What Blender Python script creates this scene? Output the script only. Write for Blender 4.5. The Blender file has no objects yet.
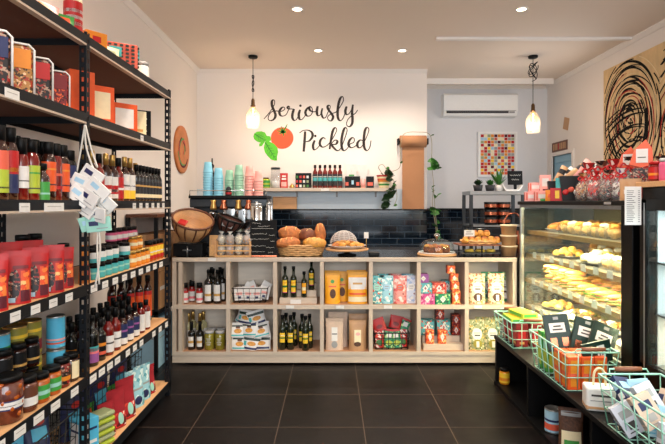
import bpy, bmesh, math, random
from mathutils import Matrix, Vector, noise
PI = math.pi
rnd = random.Random(7)
sc = bpy.context.scene
COL = sc.collection

# ---------------------------------------------------------------- camera
EYE, HOR, F = 1.5, 203.0, 500.0
cam_d = bpy.data.cameras.new('camera'); cam = bpy.data.objects.new('camera', cam_d); COL.objects.link(cam)
cam.location = (0, 0, EYE); cam.rotation_euler = (PI/2, 0, 0)
cam_d.sensor_width = 36; cam_d.lens = 36*F/665; cam_d.shift_y = (HOR-222)/665; cam_d.clip_start = 0.05
sc.camera = cam
# ---------------------------------------------------------------- world, lights, exposure
w = bpy.data.worlds.new('daylight'); sc.world = w; w.use_nodes = True
wb = w.node_tree.nodes['Background']; wb.inputs[0].default_value = (0.80, 0.90, 1.0, 1); wb.inputs[1].default_value = 0.55
sc.view_settings.view_transform = 'Standard'; sc.view_settings.look = 'None'; sc.view_settings.gamma = 1
sc.view_settings.exposure = 0.0

def area(name, loc, rot, sx, sy, power, col, spread=PI):
    l = bpy.data.lights.new(name, 'AREA'); l.shape = 'RECTANGLE'; l.size = sx; l.size_y = sy
    l.energy = power; l.color = col; l.spread = spread
    o = bpy.data.objects.new(name, l); COL.objects.link(o); o.location = loc; o.rotation_euler = rot
    return o
# daylight through the shop front behind the camera
area('shopfront_daylight', (0.4, -2.6, 2.1), (PI/2, 0, 0), 4.6, 1.9, 205, (0.92, 0.96, 1.0))
# daylight from the side window behind the counter
area('side_window_daylight', (3.2, 6.0, 2.0), (0, PI/2, 0), 0.8, 0.9, 14, (0.82, 0.92, 1.0))
DOWN = [(-0.17, 5.95), (0.83, 5.95), (-0.33, 4.68), (1.77, 4.68), (-1.0, 3.2), (0.7, 3.2), (2.3, 3.2), (-0.4, 1.5), (1.3, 1.5)]
for i, (x, y) in enumerate(DOWN):
    l = bpy.data.lights.new('downlight_beam', 'SPOT'); l.energy = 92; l.color = (1.0, 0.84, 0.69)
    l.spot_size = 2.5; l.spot_blend = 0.9; l.shadow_soft_size = 0.05
    o = bpy.data.objects.new('downlight_beam', l); COL.objects.link(o); o.location = (x, y, 3.27)

# ---------------------------------------------------------------- helpers
def PX(x, Y): return (x-332.5)*Y/F
def PZ(y, Y): return EYE-(y-HOR)*Y/F
def YX(x, X): return X*F/(x-332.5)
def lin(c):
    return tuple(((v/255)/12.92 if v/255 <= .04045 else ((v/255+.055)/1.055)**2.4) for v in c)
MATS = {}
def mat(name, rgb, rough=.5, metal=0, var=.06, scale=30, clear=0, emit=0, bump=0, stretch=(1, 1, 1), coat=0):
    if name in MATS: return MATS[name]
    m = bpy.data.materials.new(name); m.use_nodes = True; MATS[name] = m
    nt = m.node_tree; n = nt.nodes; L = nt.links; b = n['Principled BSDF']
    c = lin(rgb)
    b.inputs['Roughness'].default_value = rough; b.inputs['Metallic'].default_value = metal
    if coat: b.inputs['Coat Weight'].default_value = coat
    tc = n.new('ShaderNodeTexCoord'); mp = n.new('ShaderNodeMapping'); mp.inputs['Scale'].default_value = stretch
    nz = n.new('ShaderNodeTexNoise'); nz.inputs['Scale'].default_value = scale; nz.inputs['Detail'].default_value = 4
    L.new(tc.outputs['Object'], mp.inputs[0]); L.new(mp.outputs[0], nz.inputs['Vector'])
    mx = n.new('ShaderNodeMix'); mx.data_type = 'RGBA'
    mx.inputs['A'].default_value = (*[max(0, v*(1-var*2)) for v in c], 1); mx.inputs['B'].default_value = (*[min(1, v*(1+var*2)) for v in c], 1)
    L.new(nz.outputs['Fac'], mx.inputs['Factor']); L.new(mx.outputs['Result'], b.inputs['Base Color'])
    if bump:
        bp = n.new('ShaderNodeBump'); bp.inputs['Strength'].default_value = bump; bp.inputs['Distance'].default_value = .01
        L.new(nz.outputs['Fac'], bp.inputs['Height']); L.new(bp.outputs[0], b.inputs['Normal'])
    if emit:
        b.inputs['Emission Color'].default_value = (*c, 1); b.inputs['Emission Strength'].default_value = emit
    if clear:
        tr = n.new('ShaderNodeBsdfTransparent'); tr.inputs[0].default_value = (*[.5+.5*v for v in c], 1)
        ms = n.new('ShaderNodeMixShader'); ms.inputs[0].default_value = 1-clear; L.new(tr.outputs[0], ms.inputs[1]); L.new(b.outputs[0], ms.inputs[2])
        gl = n.new('ShaderNodeBsdfGlossy'); gl.inputs['Roughness'].default_value = rough
        lw = n.new('ShaderNodeLayerWeight'); lw.inputs[0].default_value = .5; pw = n.new('ShaderNodeMath'); pw.operation = 'POWER'; pw.inputs[1].default_value = 4
        ad = n.new('ShaderNodeMath'); ad.operation = 'MULTIPLY_ADD'; ad.inputs[1].default_value = .55; ad.inputs[2].default_value = .03
        L.new(lw.outputs['Facing'], pw.inputs[0]); L.new(pw.outputs[0], ad.inputs[0])
        m2 = n.new('ShaderNodeMixShader'); L.new(ad.outputs[0], m2.inputs[0]); L.new(ms.outputs[0], m2.inputs[1]); L.new(gl.outputs[0], m2.inputs[2]); L.new(m2.outputs[0], n['Material Output'].inputs[0])
    return m

def speckle(name, base, cols, scale=60, share=.4, rough=.45):
    m = mat(name, base, rough); nt = m.node_tree; n = nt.nodes; L = nt.links; b = n['Principled BSDF']
    tc = n.new('ShaderNodeTexCoord'); vo = n.new('ShaderNodeTexVoronoi'); vo.inputs['Scale'].default_value = scale; L.new(tc.outputs['Object'], vo.inputs['Vector'])
    sp = n.new('ShaderNodeSeparateColor'); L.new(vo.outputs['Color'], sp.inputs[0])
    cr = n.new('ShaderNodeValToRGB'); cr.color_ramp.interpolation = 'CONSTANT'; e = cr.color_ramp.elements
    e[0].position = 0; e[0].color = (*lin(base), 1); e[1].position = 1-share; e[1].color = (*lin(cols[0]), 1)
    for i, c in enumerate(cols[1:]): q = e.new(1-share+share*(i+1)/len(cols)); q.color = (*lin(c), 1)
    L.new(sp.outputs[0], cr.inputs[0]); L.new(cr.outputs[0], b.inputs['Base Color']); return m

class MB:
    """collects geometry, then links it as one mesh object"""
    def __init__(s): s.v = []; s.f = []; s.m = []; s.sm = []; s.mats = []; s.T = Matrix()
    def mi(s, m):
        if isinstance(m, str): m = MATS[m]
        if m not in s.mats: s.mats.append(m)
        return s.mats.index(m)
    def add(s, vs, fs, m, smooth=False):
        o = len(s.v); s.v += [tuple(s.T @ Vector(v)) for v in vs]; k = s.mi(m)
        for f in fs: s.f.append([o+i for i in f]); s.m.append(k); s.sm.append(smooth)
        return s
    def box(s, x0, x1, y0, y1, z0, z1, m, ch=0):
        if ch:
            d = min(ch, (x1-x0)/2.2, (y1-y0)/2.2, (z1-z0)/2.2)
            b = bmesh.new(); bmesh.ops.create_cube(b, size=1)
            for v in b.verts: v.co = Vector((x0+(v.co.x+.5)*(x1-x0), y0+(v.co.y+.5)*(y1-y0), z0+(v.co.z+.5)*(z1-z0)))
            bmesh.ops.bevel(b, geom=b.edges[:], offset=d, segments=2, profile=.5, affect='EDGES')
            b.verts.index_update()
            s.add([v.co[:] for v in b.verts], [[v.index for v in f.verts] for f in b.faces], m); b.free(); return s
        vs = [(x0,y0,z0),(x1,y0,z0),(x1,y1,z0),(x0,y1,z0),(x0,y0,z1),(x1,y0,z1),(x1,y1,z1),(x0,y1,z1)]
        return s.add(vs, [(0,3,2,1),(4,5,6,7),(0,1,5,4),(1,2,6,5),(2,3,7,6),(3,0,4,7)], m)
    def cbox(s, cx, cy, cz, sx, sy, sz, m, ch=0): return s.box(cx-sx/2, cx+sx/2, cy-sy/2, cy+sy/2, cz-sz/2, cz+sz/2, m, ch)
    def lathe(s, prof, m, n=18, a0=0, a1=2*PI, c=(0, 0, 0)):
        full = abs(a1-a0-2*PI) < 1e-6; k = n if full else n+1
        vs = []; fs = []
        for r, z in prof:
            for i in range(k):
                a = a0+(a1-a0)*i/n
                vs.append((c[0]+r*math.cos(a), c[1]+r*math.sin(a), c[2]+z))
        for j in range(len(prof)-1):
            for i in range(n):
                i2 = (i+1) % k
                fs.append((j*k+i, j*k+i2, (j+1)*k+i2, (j+1)*k+i))
        return s.add(vs, fs, m, True)
    def tube(s, pts, r, m, n=6, closed=False):
        pts = [Vector(p) for p in pts]; vs = []; fs = []; N = len(pts)
        up = None
        for i, p in enumerate(pts):
            if closed: d = pts[(i+1) % N]-pts[i-1]
            else: d = pts[min(i+1, N-1)]-pts[max(i-1, 0)]
            if d.length < 1e-9: d = Vector((0, 0, 1))
            d.normalize()
            if up is None: up = Vector((0, 0, 1)) if abs(d.z) < .9 else Vector((1, 0, 0))
            a = d.cross(up)
            if a.length < 1e-4: a = d.cross(Vector((.3, 1, .2)))
            a.normalize(); b = a.cross(d).normalized(); up = b
            rr = r[i] if isinstance(r, (list, tuple)) else r
            for k in range(n):
                t = 2*PI*k/n; vs.append(tuple(p+a*rr*math.cos(t)+b*rr*math.sin(t)))
        for i in range(N if closed else N-1):
            j = (i+1) % N
            for k in range(n):
                k2 = (k+1) % n; fs.append((i*n+k, i*n+k2, j*n+k2, j*n+k))
        if not closed:
            fs.append(tuple(range(n))[::-1]); fs.append(tuple((N-1)*n+k for k in range(n)))
        return s.add(vs, fs, m, True)
    def prism(s, poly, z0, z1, m, axis='z'):
        n = len(poly)
        if axis == 'z': vs = [(x, y, z0) for x, y in poly]+[(x, y, z1) for x, y in poly]
        elif axis == 'y': vs = [(x, z0, y) for x, y in poly]+[(x, z1, y) for x, y in poly]
        else: vs = [(z0, x, y) for x, y in poly]+[(z1, x, y) for x, y in poly]
        fs = [tuple(range(n))[::-1], tuple(range(n, 2*n))]+[(i, (i+1) % n, n+(i+1) % n, n+i) for i in range(n)]
        return s.add(vs, fs, m)
    def blob(s, cx, cy, cz, sx, sy, sz, m, seed=0, amp=.12, freq=2.2, sub=3, flat=.0):
        b = bmesh.new(); bmesh.ops.create_icosphere(b, subdivisions=sub, radius=1); b.verts.index_update()
        off = Vector((seed*3.1, seed*1.7, seed*2.3)); vs = []
        for v in b.verts:
            k = 1+amp*noise.noise(v.co*freq+off); z = v.co.z*k
            if flat and z < -flat: z = -flat
            vs.append((cx+v.co.x*k*sx, cy+v.co.y*k*sy, cz+z*sz))
        s.add(vs, [[v.index for v in f.verts] for f in b.faces], m, True); b.free(); return s
    def mesh(s, name='shape', fix=True):
        me = bpy.data.meshes.new(name); me.from_pydata(s.v, [], s.f)
        for m in s.mats: me.materials.append(m)
        for p, k, g in zip(me.polygons, s.m, s.sm): p.material_index = k; p.use_smooth = g
        if fix:
            b = bmesh.new(); b.from_mesh(me); bmesh.ops.recalc_face_normals(b, faces=b.faces); b.to_mesh(me); b.free()
        me.update(); return me
    def build(s, name, parent=None, fix=True):
        o = bpy.data.objects.new(name, s.mesh(name, fix)); COL.objects.link(o)
        if parent: o.parent = parent
        return o

LABELS = {}
def tag(o, label, cat, group=None):
    LABELS.setdefault(label, []).append(o.name)
    o['label'] = label; o['category'] = cat
    if group: o['group'] = group
    return o
def thing(name, label, cat, loc=(0, 0, 0), rz=0, group=None):
    o = bpy.data.objects.new(name, None); COL.objects.link(o); o.empty_display_size = .05
    o.location = loc; o.rotation_euler = (0, 0, rz); return tag(o, label, cat, group)
def struct(name, mb, fix=True):
    o = mb.build(name, None, fix); o['kind'] = 'structure'; return o
# a KIND is a list of (part name, mesh, part label or None, [sub-parts]); put() sets one out as a thing with its own parts
KIND = {}
def put(kind, name, label, cat, loc, rz=0, group=None, s=1, rot=None):
    t = thing(name, label, cat, loc, rz, group)
    if rot: t.rotation_euler = rot
    t.scale = (s, s, s) if not isinstance(s, tuple) else s
    for pn, me, pl, subs in KIND[kind]:
        o = bpy.data.objects.new(pn, me); COL.objects.link(o); o.parent = t
        if pl: o['label'] = pl
        for sn, sme in subs:
            q = bpy.data.objects.new(sn, sme); COL.objects.link(q); q.parent = o
    return t
ORD = 'first second third fourth fifth sixth seventh eighth ninth tenth eleventh twelfth thirteenth fourteenth fifteenth sixteenth'.split()

def arcband(mb, r, z0, z1, m, a=100, n=14):
    c = -PI/2; h = math.radians(a)
    mb.lathe([(r, z0), (r, z1)], m, n, c-h, c+h)
def bands(mb, r, z0, z1, bl, a=100):
    for f0, f1, m in bl: arcband(mb, r+(.0003 if (f0, f1) != (0, 1) else 0), z0+(z1-z0)*f0, z0+(z1-z0)*f1, m, a if len(str(m)) else a)
def bottle_kind(key, r, h, body, cap, bl, nr=None, sh=.62, cap_h=.1, lz=(.12, .52), arc=105, slope=.14, capr=1.15):
    nr = nr or r*.38
    b = MB().lathe([(0, 0), (r*.88, 0), (r, .006), (r, sh*h), (r*.93, (sh+slope*.35)*h), (nr*1.25, (sh+slope*.8)*h), (nr, (sh+slope)*h), (nr, h*(1-cap_h)+.002), (0, h*(1-cap_h)+.002)], body)
    l = MB(); bands(l, r+.0009, lz[0]*h, lz[1]*h, bl, arc)
    c = MB().lathe([(0, h*(1-cap_h)), (nr*capr, h*(1-cap_h)), (nr*capr, h-.003), (nr*capr-.002, h), (0, h)], cap, 14)
    KIND[key] = [('body', b.mesh(), None, []), ('label', l.mesh(fix=False), None, []), ('cap', c.mesh(), None, [])]
def jar_kind(key, r, h, body, lid, bl, lid_h=.18, lz=(.12, .72), arc=120, lr=.93):
    b = MB().lathe([(0, 0), (r*.92, 0), (r, .005), (r, h*(1-lid_h)-.012), (r*.86, h*(1-lid_h)-.002), (0, h*(1-lid_h)-.002)], body)
    l = MB(); bands(l, r+.0009, lz[0]*h, lz[1]*h, bl, arc)
    c = MB().lathe([(0, h*(1-lid_h)), (r*lr, h*(1-lid_h)), (r*lr, h-.003), (r*lr-.003, h), (0, h)], lid, 20)
    KIND[key] = [('body', b.mesh(), None, []), ('label', l.mesh(fix=False), None, []), ('lid', c.mesh(), None, [])]
def can_kind(key, r, h, bl, top='tin_metal'):
    b = MB().lathe([(0, 0), (r*.97, 0), (r*1.02, .003), (r, .008), (r, h-.008), (r*1.02, h-.003), (r*.98, h), (r*.94, h-.005), (0, h-.005)], top)
    l = MB()
    for f0, f1, m in bl: l.lathe([(r+.0008+(.0003 if f1-f0 < .9 else 0), .009+(h-.018)*f0), (r+.0008+(.0003 if f1-f0 < .9 else 0), .009+(h-.018)*f1)], m, 20)
    KIND[key] = [('body', b.mesh(), None, []), ('label', l.mesh(fix=False), None, [])]
def pouch_surface(w, h, d, nx=10, nz=14, e=0):
    def P(u, v, side):     # u -1..1, v 0..1
        th = (1-v**1.6)*(1-abs(u)**2.6)**.6*d/2*(.75+.25*math.sin(PI*min(1, v+.35)))
        if v > .88: th = .0012
        ww = w/2*(1-.05*math.sin(PI*v))
        return (u*ww, side*(th+e), h*v)
    return P
def pouch_kind(key, w, h, d, body, patches, parts=None, seal=None):
    nx, nz = 12, 16
    b = MB(); P = pouch_surface(w, h, d)
    for side in (-1, 1):
        vs = [P(-1+2*i/nx, j/nz, side) for j in range(nz+1) for i in range(nx+1)]
        lo = [(j*(nx+1)+i, j*(nx+1)+i+1, (j+1)*(nx+1)+i+1, (j+1)*(nx+1)+i) for j in range(14) for i in range(nx)]
        hi = [(j*(nx+1)+i, j*(nx+1)+i+1, (j+1)*(nx+1)+i+1, (j+1)*(nx+1)+i) for j in range(14, nz) for i in range(nx)]
        b.add(vs, lo, body, True); b.add(vs, hi, seal or body, True)
    bot = [P(-1+2*i/nx, 0, -1) for i in range(nx+1)]+[P(1-2*i/nx, 0, 1) for i in range(nx+1)]
    b.add(bot, [tuple(range(len(bot)))], body)
    out = [('bag', b.mesh(fix=False), None, [])]
    for k, (x0, x1, z0, z1, m, nm) in enumerate(patches):     # fractions across (-1..1) and up (0..1)
        q = MB(); Q = pouch_surface(w, h, d, e=.0012+.0006*k); a, c = 6, 6
        def uv(i, j):
            u, v = -1+2*i/a, -1+2*j/c
            if nm in ('window', 'emblem', 'label_badge'): u, v = u*math.sqrt(1-v*v/2), v*math.sqrt(1-u*u/2)
            return Q((x0+x1)/2+(x1-x0)/2*u, (z0+z1)/2+(z1-z0)/2*v, -1)
        vs = [uv(i, j) for j in range(c+1) for i in range(a+1)]
        q.add(vs, [(j*(a+1)+i, j*(a+1)+i+1, (j+1)*(a+1)+i+1, (j+1)*(a+1)+i) for j in range(c) for i in range(a)], m, True)
        out.append((nm, q.mesh(fix=False), None, []))
    KIND[key] = out
def box_kind(key, w, h, d, body, patches, ch=.0015, both=True):
    b = MB().box(-w/2, w/2, -d/2, d/2, 0, h, body, ch)
    out = [('carton', b.mesh(), None, [])]
    q = MB()
    for k, p in enumerate(patches):
        x0, x1, z0, z1, m = p[:5]
        t = .0006+.0004*k
        if len(p) > 5:      # diamond
            cx, cz = w/2*(x0+x1)/2, h*(z0+z1)/2; rx, rz_ = w/4*(x1-x0), h*(z1-z0)/2
            q.prism([(cx-rx, cz), (cx, cz-rz_), (cx+rx, cz), (cx, cz+rz_)], -d/2-t, -d/2+.0002, m, 'y')
        else: q.box(w/2*x0, w/2*x1, -d/2-t, -d/2+.0002, h*z0, h*z1, m)
        if both and len(p) == 5: q.box(w/2-.0002, w/2+t, -d/2*.8, d/2*.8, h*z0, h*z1, m)
        if both and len(p) == 5: q.box(-w/2-t, -w/2+.0002, -d/2*.8, d/2*.8, h*z0, h*z1, m)
    out.append(('label_print', q.mesh(), None, []))
    KIND[key] = out
def wire_basket(name, label, cat, loc, rz, w, d, h, m, hm=None, wr=.002, nx=6, ny=5, nz=3, taper=.85, rimr=.004, group=None, handles='ends'):
    """open wire basket, base centre at loc"""
    t = thing(name, label, cat, loc, rz, group)
    def ring(f, z): 
        a, b = w/2*f, d/2*f
        return [(-a, -b, z), (a, -b, z), (a, b, z), (-a, b, z)]
    def sub(P, k=6):
        out = []
        for i in range(4):
            p, q = Vector(P[i]), Vector(P[(i+1) % 4])
            for j in range(k): out.append(tuple(p.lerp(q, j/k)))
        return out
    MB().tube(sub(ring(1, h), 8), rimr, m, 6, True).build('rim', t)
    g = MB()
    for k in range(nz):
        f = taper+(1-taper)*k/nz; g.tube(sub(ring(f, h*k/nz+wr)), wr, m, 5, True)
    for sy in (-1, 1):
        for i in range(nx+1):
            u = -1+2*i/nx; g.tube([(u*w/2, sy*d/2, h), (u*w/2*taper, sy*d/2*taper, wr)], wr, m, 5)
    for sx in (-1, 1):
        for i in range(ny+1):
            u = -1+2*i/ny; g.tube([(sx*w/2, u*d/2, h), (sx*w/2*taper, u*d/2*taper, wr)], wr, m, 5)
    for i in range(1, nx):
        u = -1+2*i/nx; g.tube([(u*w/2*taper, -d/2*taper, wr), (u*w/2*taper, d/2*taper, wr)], wr, m, 5)
    for i in range(1, ny):
        u = -1+2*i/ny; g.tube([(-w/2*taper, u*d/2*taper, wr), (w/2*taper, u*d/2*taper, wr)], wr, m, 5)
    g.build('wire_mesh', t)
    if hm:
        for sx in (-1, 1):
            hb = MB()
            x = sx*(w/2+.012)
            hb.tube([(sx*w/2, -d*.32, h), (x, -d*.3, h+.022), (x, d*.3, h+.022), (sx*w/2, d*.32, h)], rimr*.8, m, 6)
            ho = hb.build('handle', t)
            MB().tube([(x, -d*.22, h+.022), (x, -d*.1, h+.022), (x, d*.1, h+.022), (x, d*.22, h+.022)], [.011, .0125, .0125, .011], hm, 10).build('grip', ho)
    return t
def smooth(pts, k=5):
    out = []; P = [pts[0]]+list(pts)+[pts[-1]]
    for i in range(1, len(P)-2):
        p0, p1, p2, p3 = P[i-1], P[i], P[i+1], P[i+2]
        for j in range(k):
            t = j/k
            out.append(tuple(.5*((2*b)+(c-a)*t+(2*a-5*b+4*c-d)*t*t+(-a+3*b-3*c+d)*t**3) for a, b, c, d in zip(p0, p1, p2, p3)))
    out.append(tuple(pts[-1])); return out
def ribbon_poly(mb, pts, width, conv, m, thick):
    """flat brush stroke through 2-D points; width(dir)->w ; conv(x, y, lift)->3-D"""
    n = len(pts); L = []; R = []
    ws = []
    for i in range(n):
        a = pts[max(i-1, 0)]; b = pts[min(i+1, n-1)]; dx, dy = b[0]-a[0], b[1]-a[1]; l = math.hypot(dx, dy) or 1
        ws.append((width(dx/l, dy/l, i/(n-1)), -dy/l, dx/l))
    for i in range(n):
        wv = sum(ws[j][0] for j in range(max(0, i-2), min(n, i+3)))/len(range(max(0, i-2), min(n, i+3)))/2
        L.append((pts[i][0]+ws[i][1]*wv, pts[i][1]+ws[i][2]*wv)); R.append((pts[i][0]-ws[i][1]*wv, pts[i][1]-ws[i][2]*wv))
    vs = [conv(*p, thick) for p in L]+[conv(*p, thick) for p in R]+[conv(*p, 0) for p in L]+[conv(*p, 0) for p in R]
    fs = []
    for i in range(n-1):
        fs += [(i, i+1, n+i+1, n+i), (i, i+1, 2*n+i+1, 2*n+i), (n+i, n+i+1, 3*n+i+1, 3*n+i)]
    mb.add(vs, fs, m)

# ---------------------------------------------------------------- palette
C = dict(
 white=(222, 220, 216), cream=(235, 220, 180), black=(10, 10, 11), soft_black=(20, 19, 20), charcoal=(52, 52, 55), red=(180, 20, 22), deep_red=(120, 16, 24),
 orange=(222, 84, 28), amber=(222, 134, 34), yellow=(240, 196, 50), mustard=(236, 164, 28), lime=(168, 184, 52), green=(60, 150, 62), dark_green=(13, 42, 34), teal=(70, 170, 172),
 cyan=(80, 178, 214), pale_blue=(160, 200, 222), navy=(32, 40, 84), purple=(150, 84, 150), pink=(232, 120, 130), pale_pink=(240, 168, 160), brown=(96, 54, 34),
 kraft=(190, 146, 104), olive=(150, 140, 50), mint=(150, 205, 190), gold=(196, 150, 80), maroon=(88, 18, 34), grey=(150, 150, 150), silver=(190, 190, 188), coral=(216, 92, 68), sage=(150, 160, 120), magenta=(214, 90, 130))
for k, v in C.items():
    mat(k, v, .45); mat('matt_'+k, v, .8)
mat('dark_glass', (16, 16, 14), .08, var=.02, coat=.5); mat('brown_glass', (48, 20, 12), .08, var=.02, coat=.5); mat('red_sauce', (110, 18, 12), .1, var=.1, coat=.5)
mat('amber_glass', (176, 84, 20), .1, var=.1, coat=.5); mat('honey', (214, 130, 30), .1, var=.1, coat=.5); mat('pickle_brine', (132, 122, 40), .1, var=.35, scale=45, coat=.5)
mat('onion_brine', (96, 38, 20), .1, var=.4, scale=40, coat=.5); mat('green_glass', (20, 30, 14), .08, var=.02, coat=.5); mat('white_wine', (200, 190, 140), .1, coat=.5)
mat('tin_metal', (190, 190, 188), .3, .9); mat('steel', (176, 180, 182), .28, .9); mat('chrome', (222, 222, 220), .1, 1, var=.02); mat('dark_steel', (70, 74, 78), .4, .7)
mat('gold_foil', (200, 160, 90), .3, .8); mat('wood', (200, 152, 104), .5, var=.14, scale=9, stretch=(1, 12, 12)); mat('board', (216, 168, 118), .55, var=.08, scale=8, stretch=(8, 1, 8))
mat('board_shaded', (96, 56, 40), .85, var=.05, scale=8); mat('rack_paint', (17, 20, 25), .5, var=.03); mat('lit_lip', (188, 168, 150), .55, var=.04)
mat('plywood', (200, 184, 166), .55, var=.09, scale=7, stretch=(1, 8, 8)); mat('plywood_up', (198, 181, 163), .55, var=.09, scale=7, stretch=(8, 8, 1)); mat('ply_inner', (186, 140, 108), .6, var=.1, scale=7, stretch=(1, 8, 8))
mat('cardboard', (176, 128, 88), .8); mat('film', (235, 238, 240), .08, clear=.93); mat('pane', (225, 240, 238), .02, clear=.985); mat('bulb_glass', (255, 235, 210), .03, clear=.9)
mat('wicker', (176, 104, 58), .65, var=.25, scale=60); mat('dark_wicker', (74, 36, 26), .65, var=.25, scale=60); mat('pale_wicker', (208, 160, 104), .65, var=.2, scale=60)
mat('crust', (176, 104, 50), .65, var=.45, scale=34, bump=.6); mat('golden', (220, 144, 62), .55, var=.35, scale=40, bump=.5); mat('dark_crust', (112, 58, 30), .6, var=.45, scale=34, bump=.6)
mat('nuts', (84, 52, 34), .6, var=.5, scale=70, bump=.4); mat('fruit_mix', (150, 70, 40), .6, var=.6, scale=50, bump=.4); mat('icing', (246, 236, 214), .45, var=.1); mat('pasta_yellow', (230, 190, 80), .5, var=.2, scale=40)
mat('leaf', (50, 110, 36), .45, var=.25, scale=12); mat('dark_leaf', (34, 64, 30), .5, var=.25, scale=12); mat('decal_leaf', (88, 196, 40), .6, var=.15, scale=10); mat('decal_vein', (44, 140, 32), .6)
mat('decal_tomato', (238, 88, 46), .6, var=.06, scale=4); mat('decal_ink', (48, 38, 34), .7); mat('mint_wire', (152, 206, 188), .4); mat('black_wire', (20, 20, 20), .45, .3); mat('grip_wood', (120, 66, 40), .5, var=.15, stretch=(1, 1, 6))
mat('paper_roll', (172, 122, 84), .8, var=.05, scale=4); mat('twine', (210, 205, 195), .9); mat('print_ink', (70, 66, 64), .8); mat('chalk', (205, 205, 200), .9); mat('slate', (18, 19, 21), .75, var=.1)
mat('fabric_red', (150, 20, 34), .9, var=.15); mat('terracotta', (190, 96, 60), .8); mat('copper', (190, 110, 80), .25, .9); mat('ham', (214, 130, 110), .5, var=.2); mat('salad', (110, 150, 50), .6, var=.4, scale=60, bump=.4)
mat('sandwich_bread', (226, 180, 110), .7, var=.15, scale=30, bump=.2); mat('black_plastic', (10, 10, 11), .5); MATS['black_plastic'].node_tree.nodes['Principled BSDF'].inputs['Specular IOR Level'].default_value = .25; mat('white_plastic', (236, 236, 234), .4, var=.02); mat('case_frame', (7, 7, 8), .35, var=.02); MATS['case_frame'].node_tree.nodes['Principled BSDF'].inputs['Specular IOR Level'].default_value = .2
speckle('sp_cream', (228, 214, 184), [(200, 150, 70), (150, 150, 110), (196, 96, 60)], 70, .35); speckle('sp_sage', (150, 156, 116), [(226, 214, 180), (90, 110, 70), (200, 170, 90)], 70, .4)
speckle('sp_teal', (92, 176, 184), [(220, 80, 60), (230, 230, 210), (40, 110, 110)], 60, .3); speckle('sp_orange', (222, 78, 36), [(160, 30, 24), (240, 190, 120), (230, 120, 50)], 70, .45); speckle('sp_coral', (220, 84, 66), [(240, 200, 180), (150, 30, 40)], 60, .35)
speckle('sp_blue', (150, 202, 214), [(220, 240, 238), (90, 160, 176)], 45, .4); speckle('sp_pink', (232, 150, 140), [(246, 210, 200), (214, 90, 90)], 45, .4); speckle('sp_white', (206, 212, 226), [(160, 180, 214), (240, 240, 244)], 45, .4)
speckle('sp_red', (176, 22, 26), [(240, 220, 210), (90, 12, 18), (220, 60, 40)], 60, .5); speckle('sp_dark', (26, 16, 16), [(150, 30, 26), (110, 60, 40), (170, 140, 120)], 110, .45); speckle('sp_gold', (170, 120, 60), [(60, 40, 24), (220, 190, 150), (160, 50, 30)], 110, .5); speckle('sp_mix', (225, 220, 215), [(120, 80, 130), (190, 30, 40), (90, 60, 50)], 60, .5)
speckle('sp_magenta', (206, 80, 140), [(150, 40, 100), (236, 170, 190)], 60, .4); speckle('sp_green', (40, 140, 96), [(16, 84, 60), (190, 220, 150)], 60, .35); speckle('sp_maroon', (120, 20, 26), [(220, 90, 40), (60, 8, 14)], 110, .45)
mat('clear_wrap', (225, 225, 225), .12, clear=.82)
for k_ in ('black', 'soft_black', 'matt_black', 'charcoal', 'rack_paint', 'slate'): MATS[k_].node_tree.nodes['Principled BSDF'].inputs['Specular IOR Level'].default_value = .2
mat('kraft_pale', (208, 182, 162), .7); mat('tag_ink', (165, 160, 156), .8)
mat('led', (255, 226, 170), .5, emit=6); mat('cool_led', (220, 240, 255), .5, emit=5); mat('lamp_disc', (255, 236, 205), .5, emit=14); mat('filament', (255, 190, 110), .5, emit=60)
# ================================================================ THE SETTING
XL, XR, YB, YB2, CEIL = -1.85, 3.33, 6.83, 7.75, 3.32
def brick_mat(name, c1, c2, mortar, bw, rh, ms, rough, plane='xy', off=0.0, ox=0, oy=0, bumpd=.15, spec=.5):
    m = bpy.data.materials.new(name); m.use_nodes = True; n = m.node_tree.nodes; L = m.node_tree.links; b = n['Principled BSDF']
    tc = n.new('ShaderNodeTexCoord'); sp = n.new('ShaderNodeSeparateXYZ'); cb = n.new('ShaderNodeCombineXYZ'); L.new(tc.outputs['Object'], sp.inputs[0])
    ax = n.new('ShaderNodeMath'); ax.inputs[1].default_value = ox; ay = n.new('ShaderNodeMath'); ay.inputs[1].default_value = oy
    L.new(sp.outputs[0], ax.inputs[0]); L.new(sp.outputs[1 if plane == 'xy' else 2], ay.inputs[0]); L.new(ax.outputs[0], cb.inputs[0]); L.new(ay.outputs[0], cb.inputs[1])
    br = n.new('ShaderNodeTexBrick'); br.offset = off; br.inputs['Scale'].default_value = 1; br.inputs['Brick Width'].default_value = bw; br.inputs['Row Height'].default_value = rh
    br.inputs['Mortar Size'].default_value = ms; br.inputs['Mortar Smooth'].default_value = .1
    br.inputs['Color1'].default_value = (*lin(c1), 1); br.inputs['Color2'].default_value = (*lin(c2), 1); br.inputs['Mortar'].default_value = (*lin(mortar), 1)
    L.new(cb.outputs[0], br.inputs['Vector'])
    nz = n.new('ShaderNodeTexNoise'); nz.inputs['Scale'].default_value = 3; nz.inputs['Detail'].default_value = 5; L.new(tc.outputs['Object'], nz.inputs['Vector'])
    rm = n.new('ShaderNodeMapRange'); rm.inputs['To Min'].default_value = rough*.7; rm.inputs['To Max'].default_value = rough*1.4; L.new(nz.outputs['Fac'], rm.inputs['Value']); L.new(rm.outputs[0], b.inputs['Roughness'])
    bp = n.new('ShaderNodeBump'); bp.invert = True; bp.inputs['Strength'].default_value = bumpd; bp.inputs['Distance'].default_value = .004
    L.new(br.outputs['Fac'], bp.inputs['Height']); L.new(bp.outputs[0], b.inputs['Normal'])
    L.new(br.outputs['Color'], b.inputs['Base Color']); b.inputs['Specular IOR Level'].default_value = spec; MATS[name] = m; return m
T = .573
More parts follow.
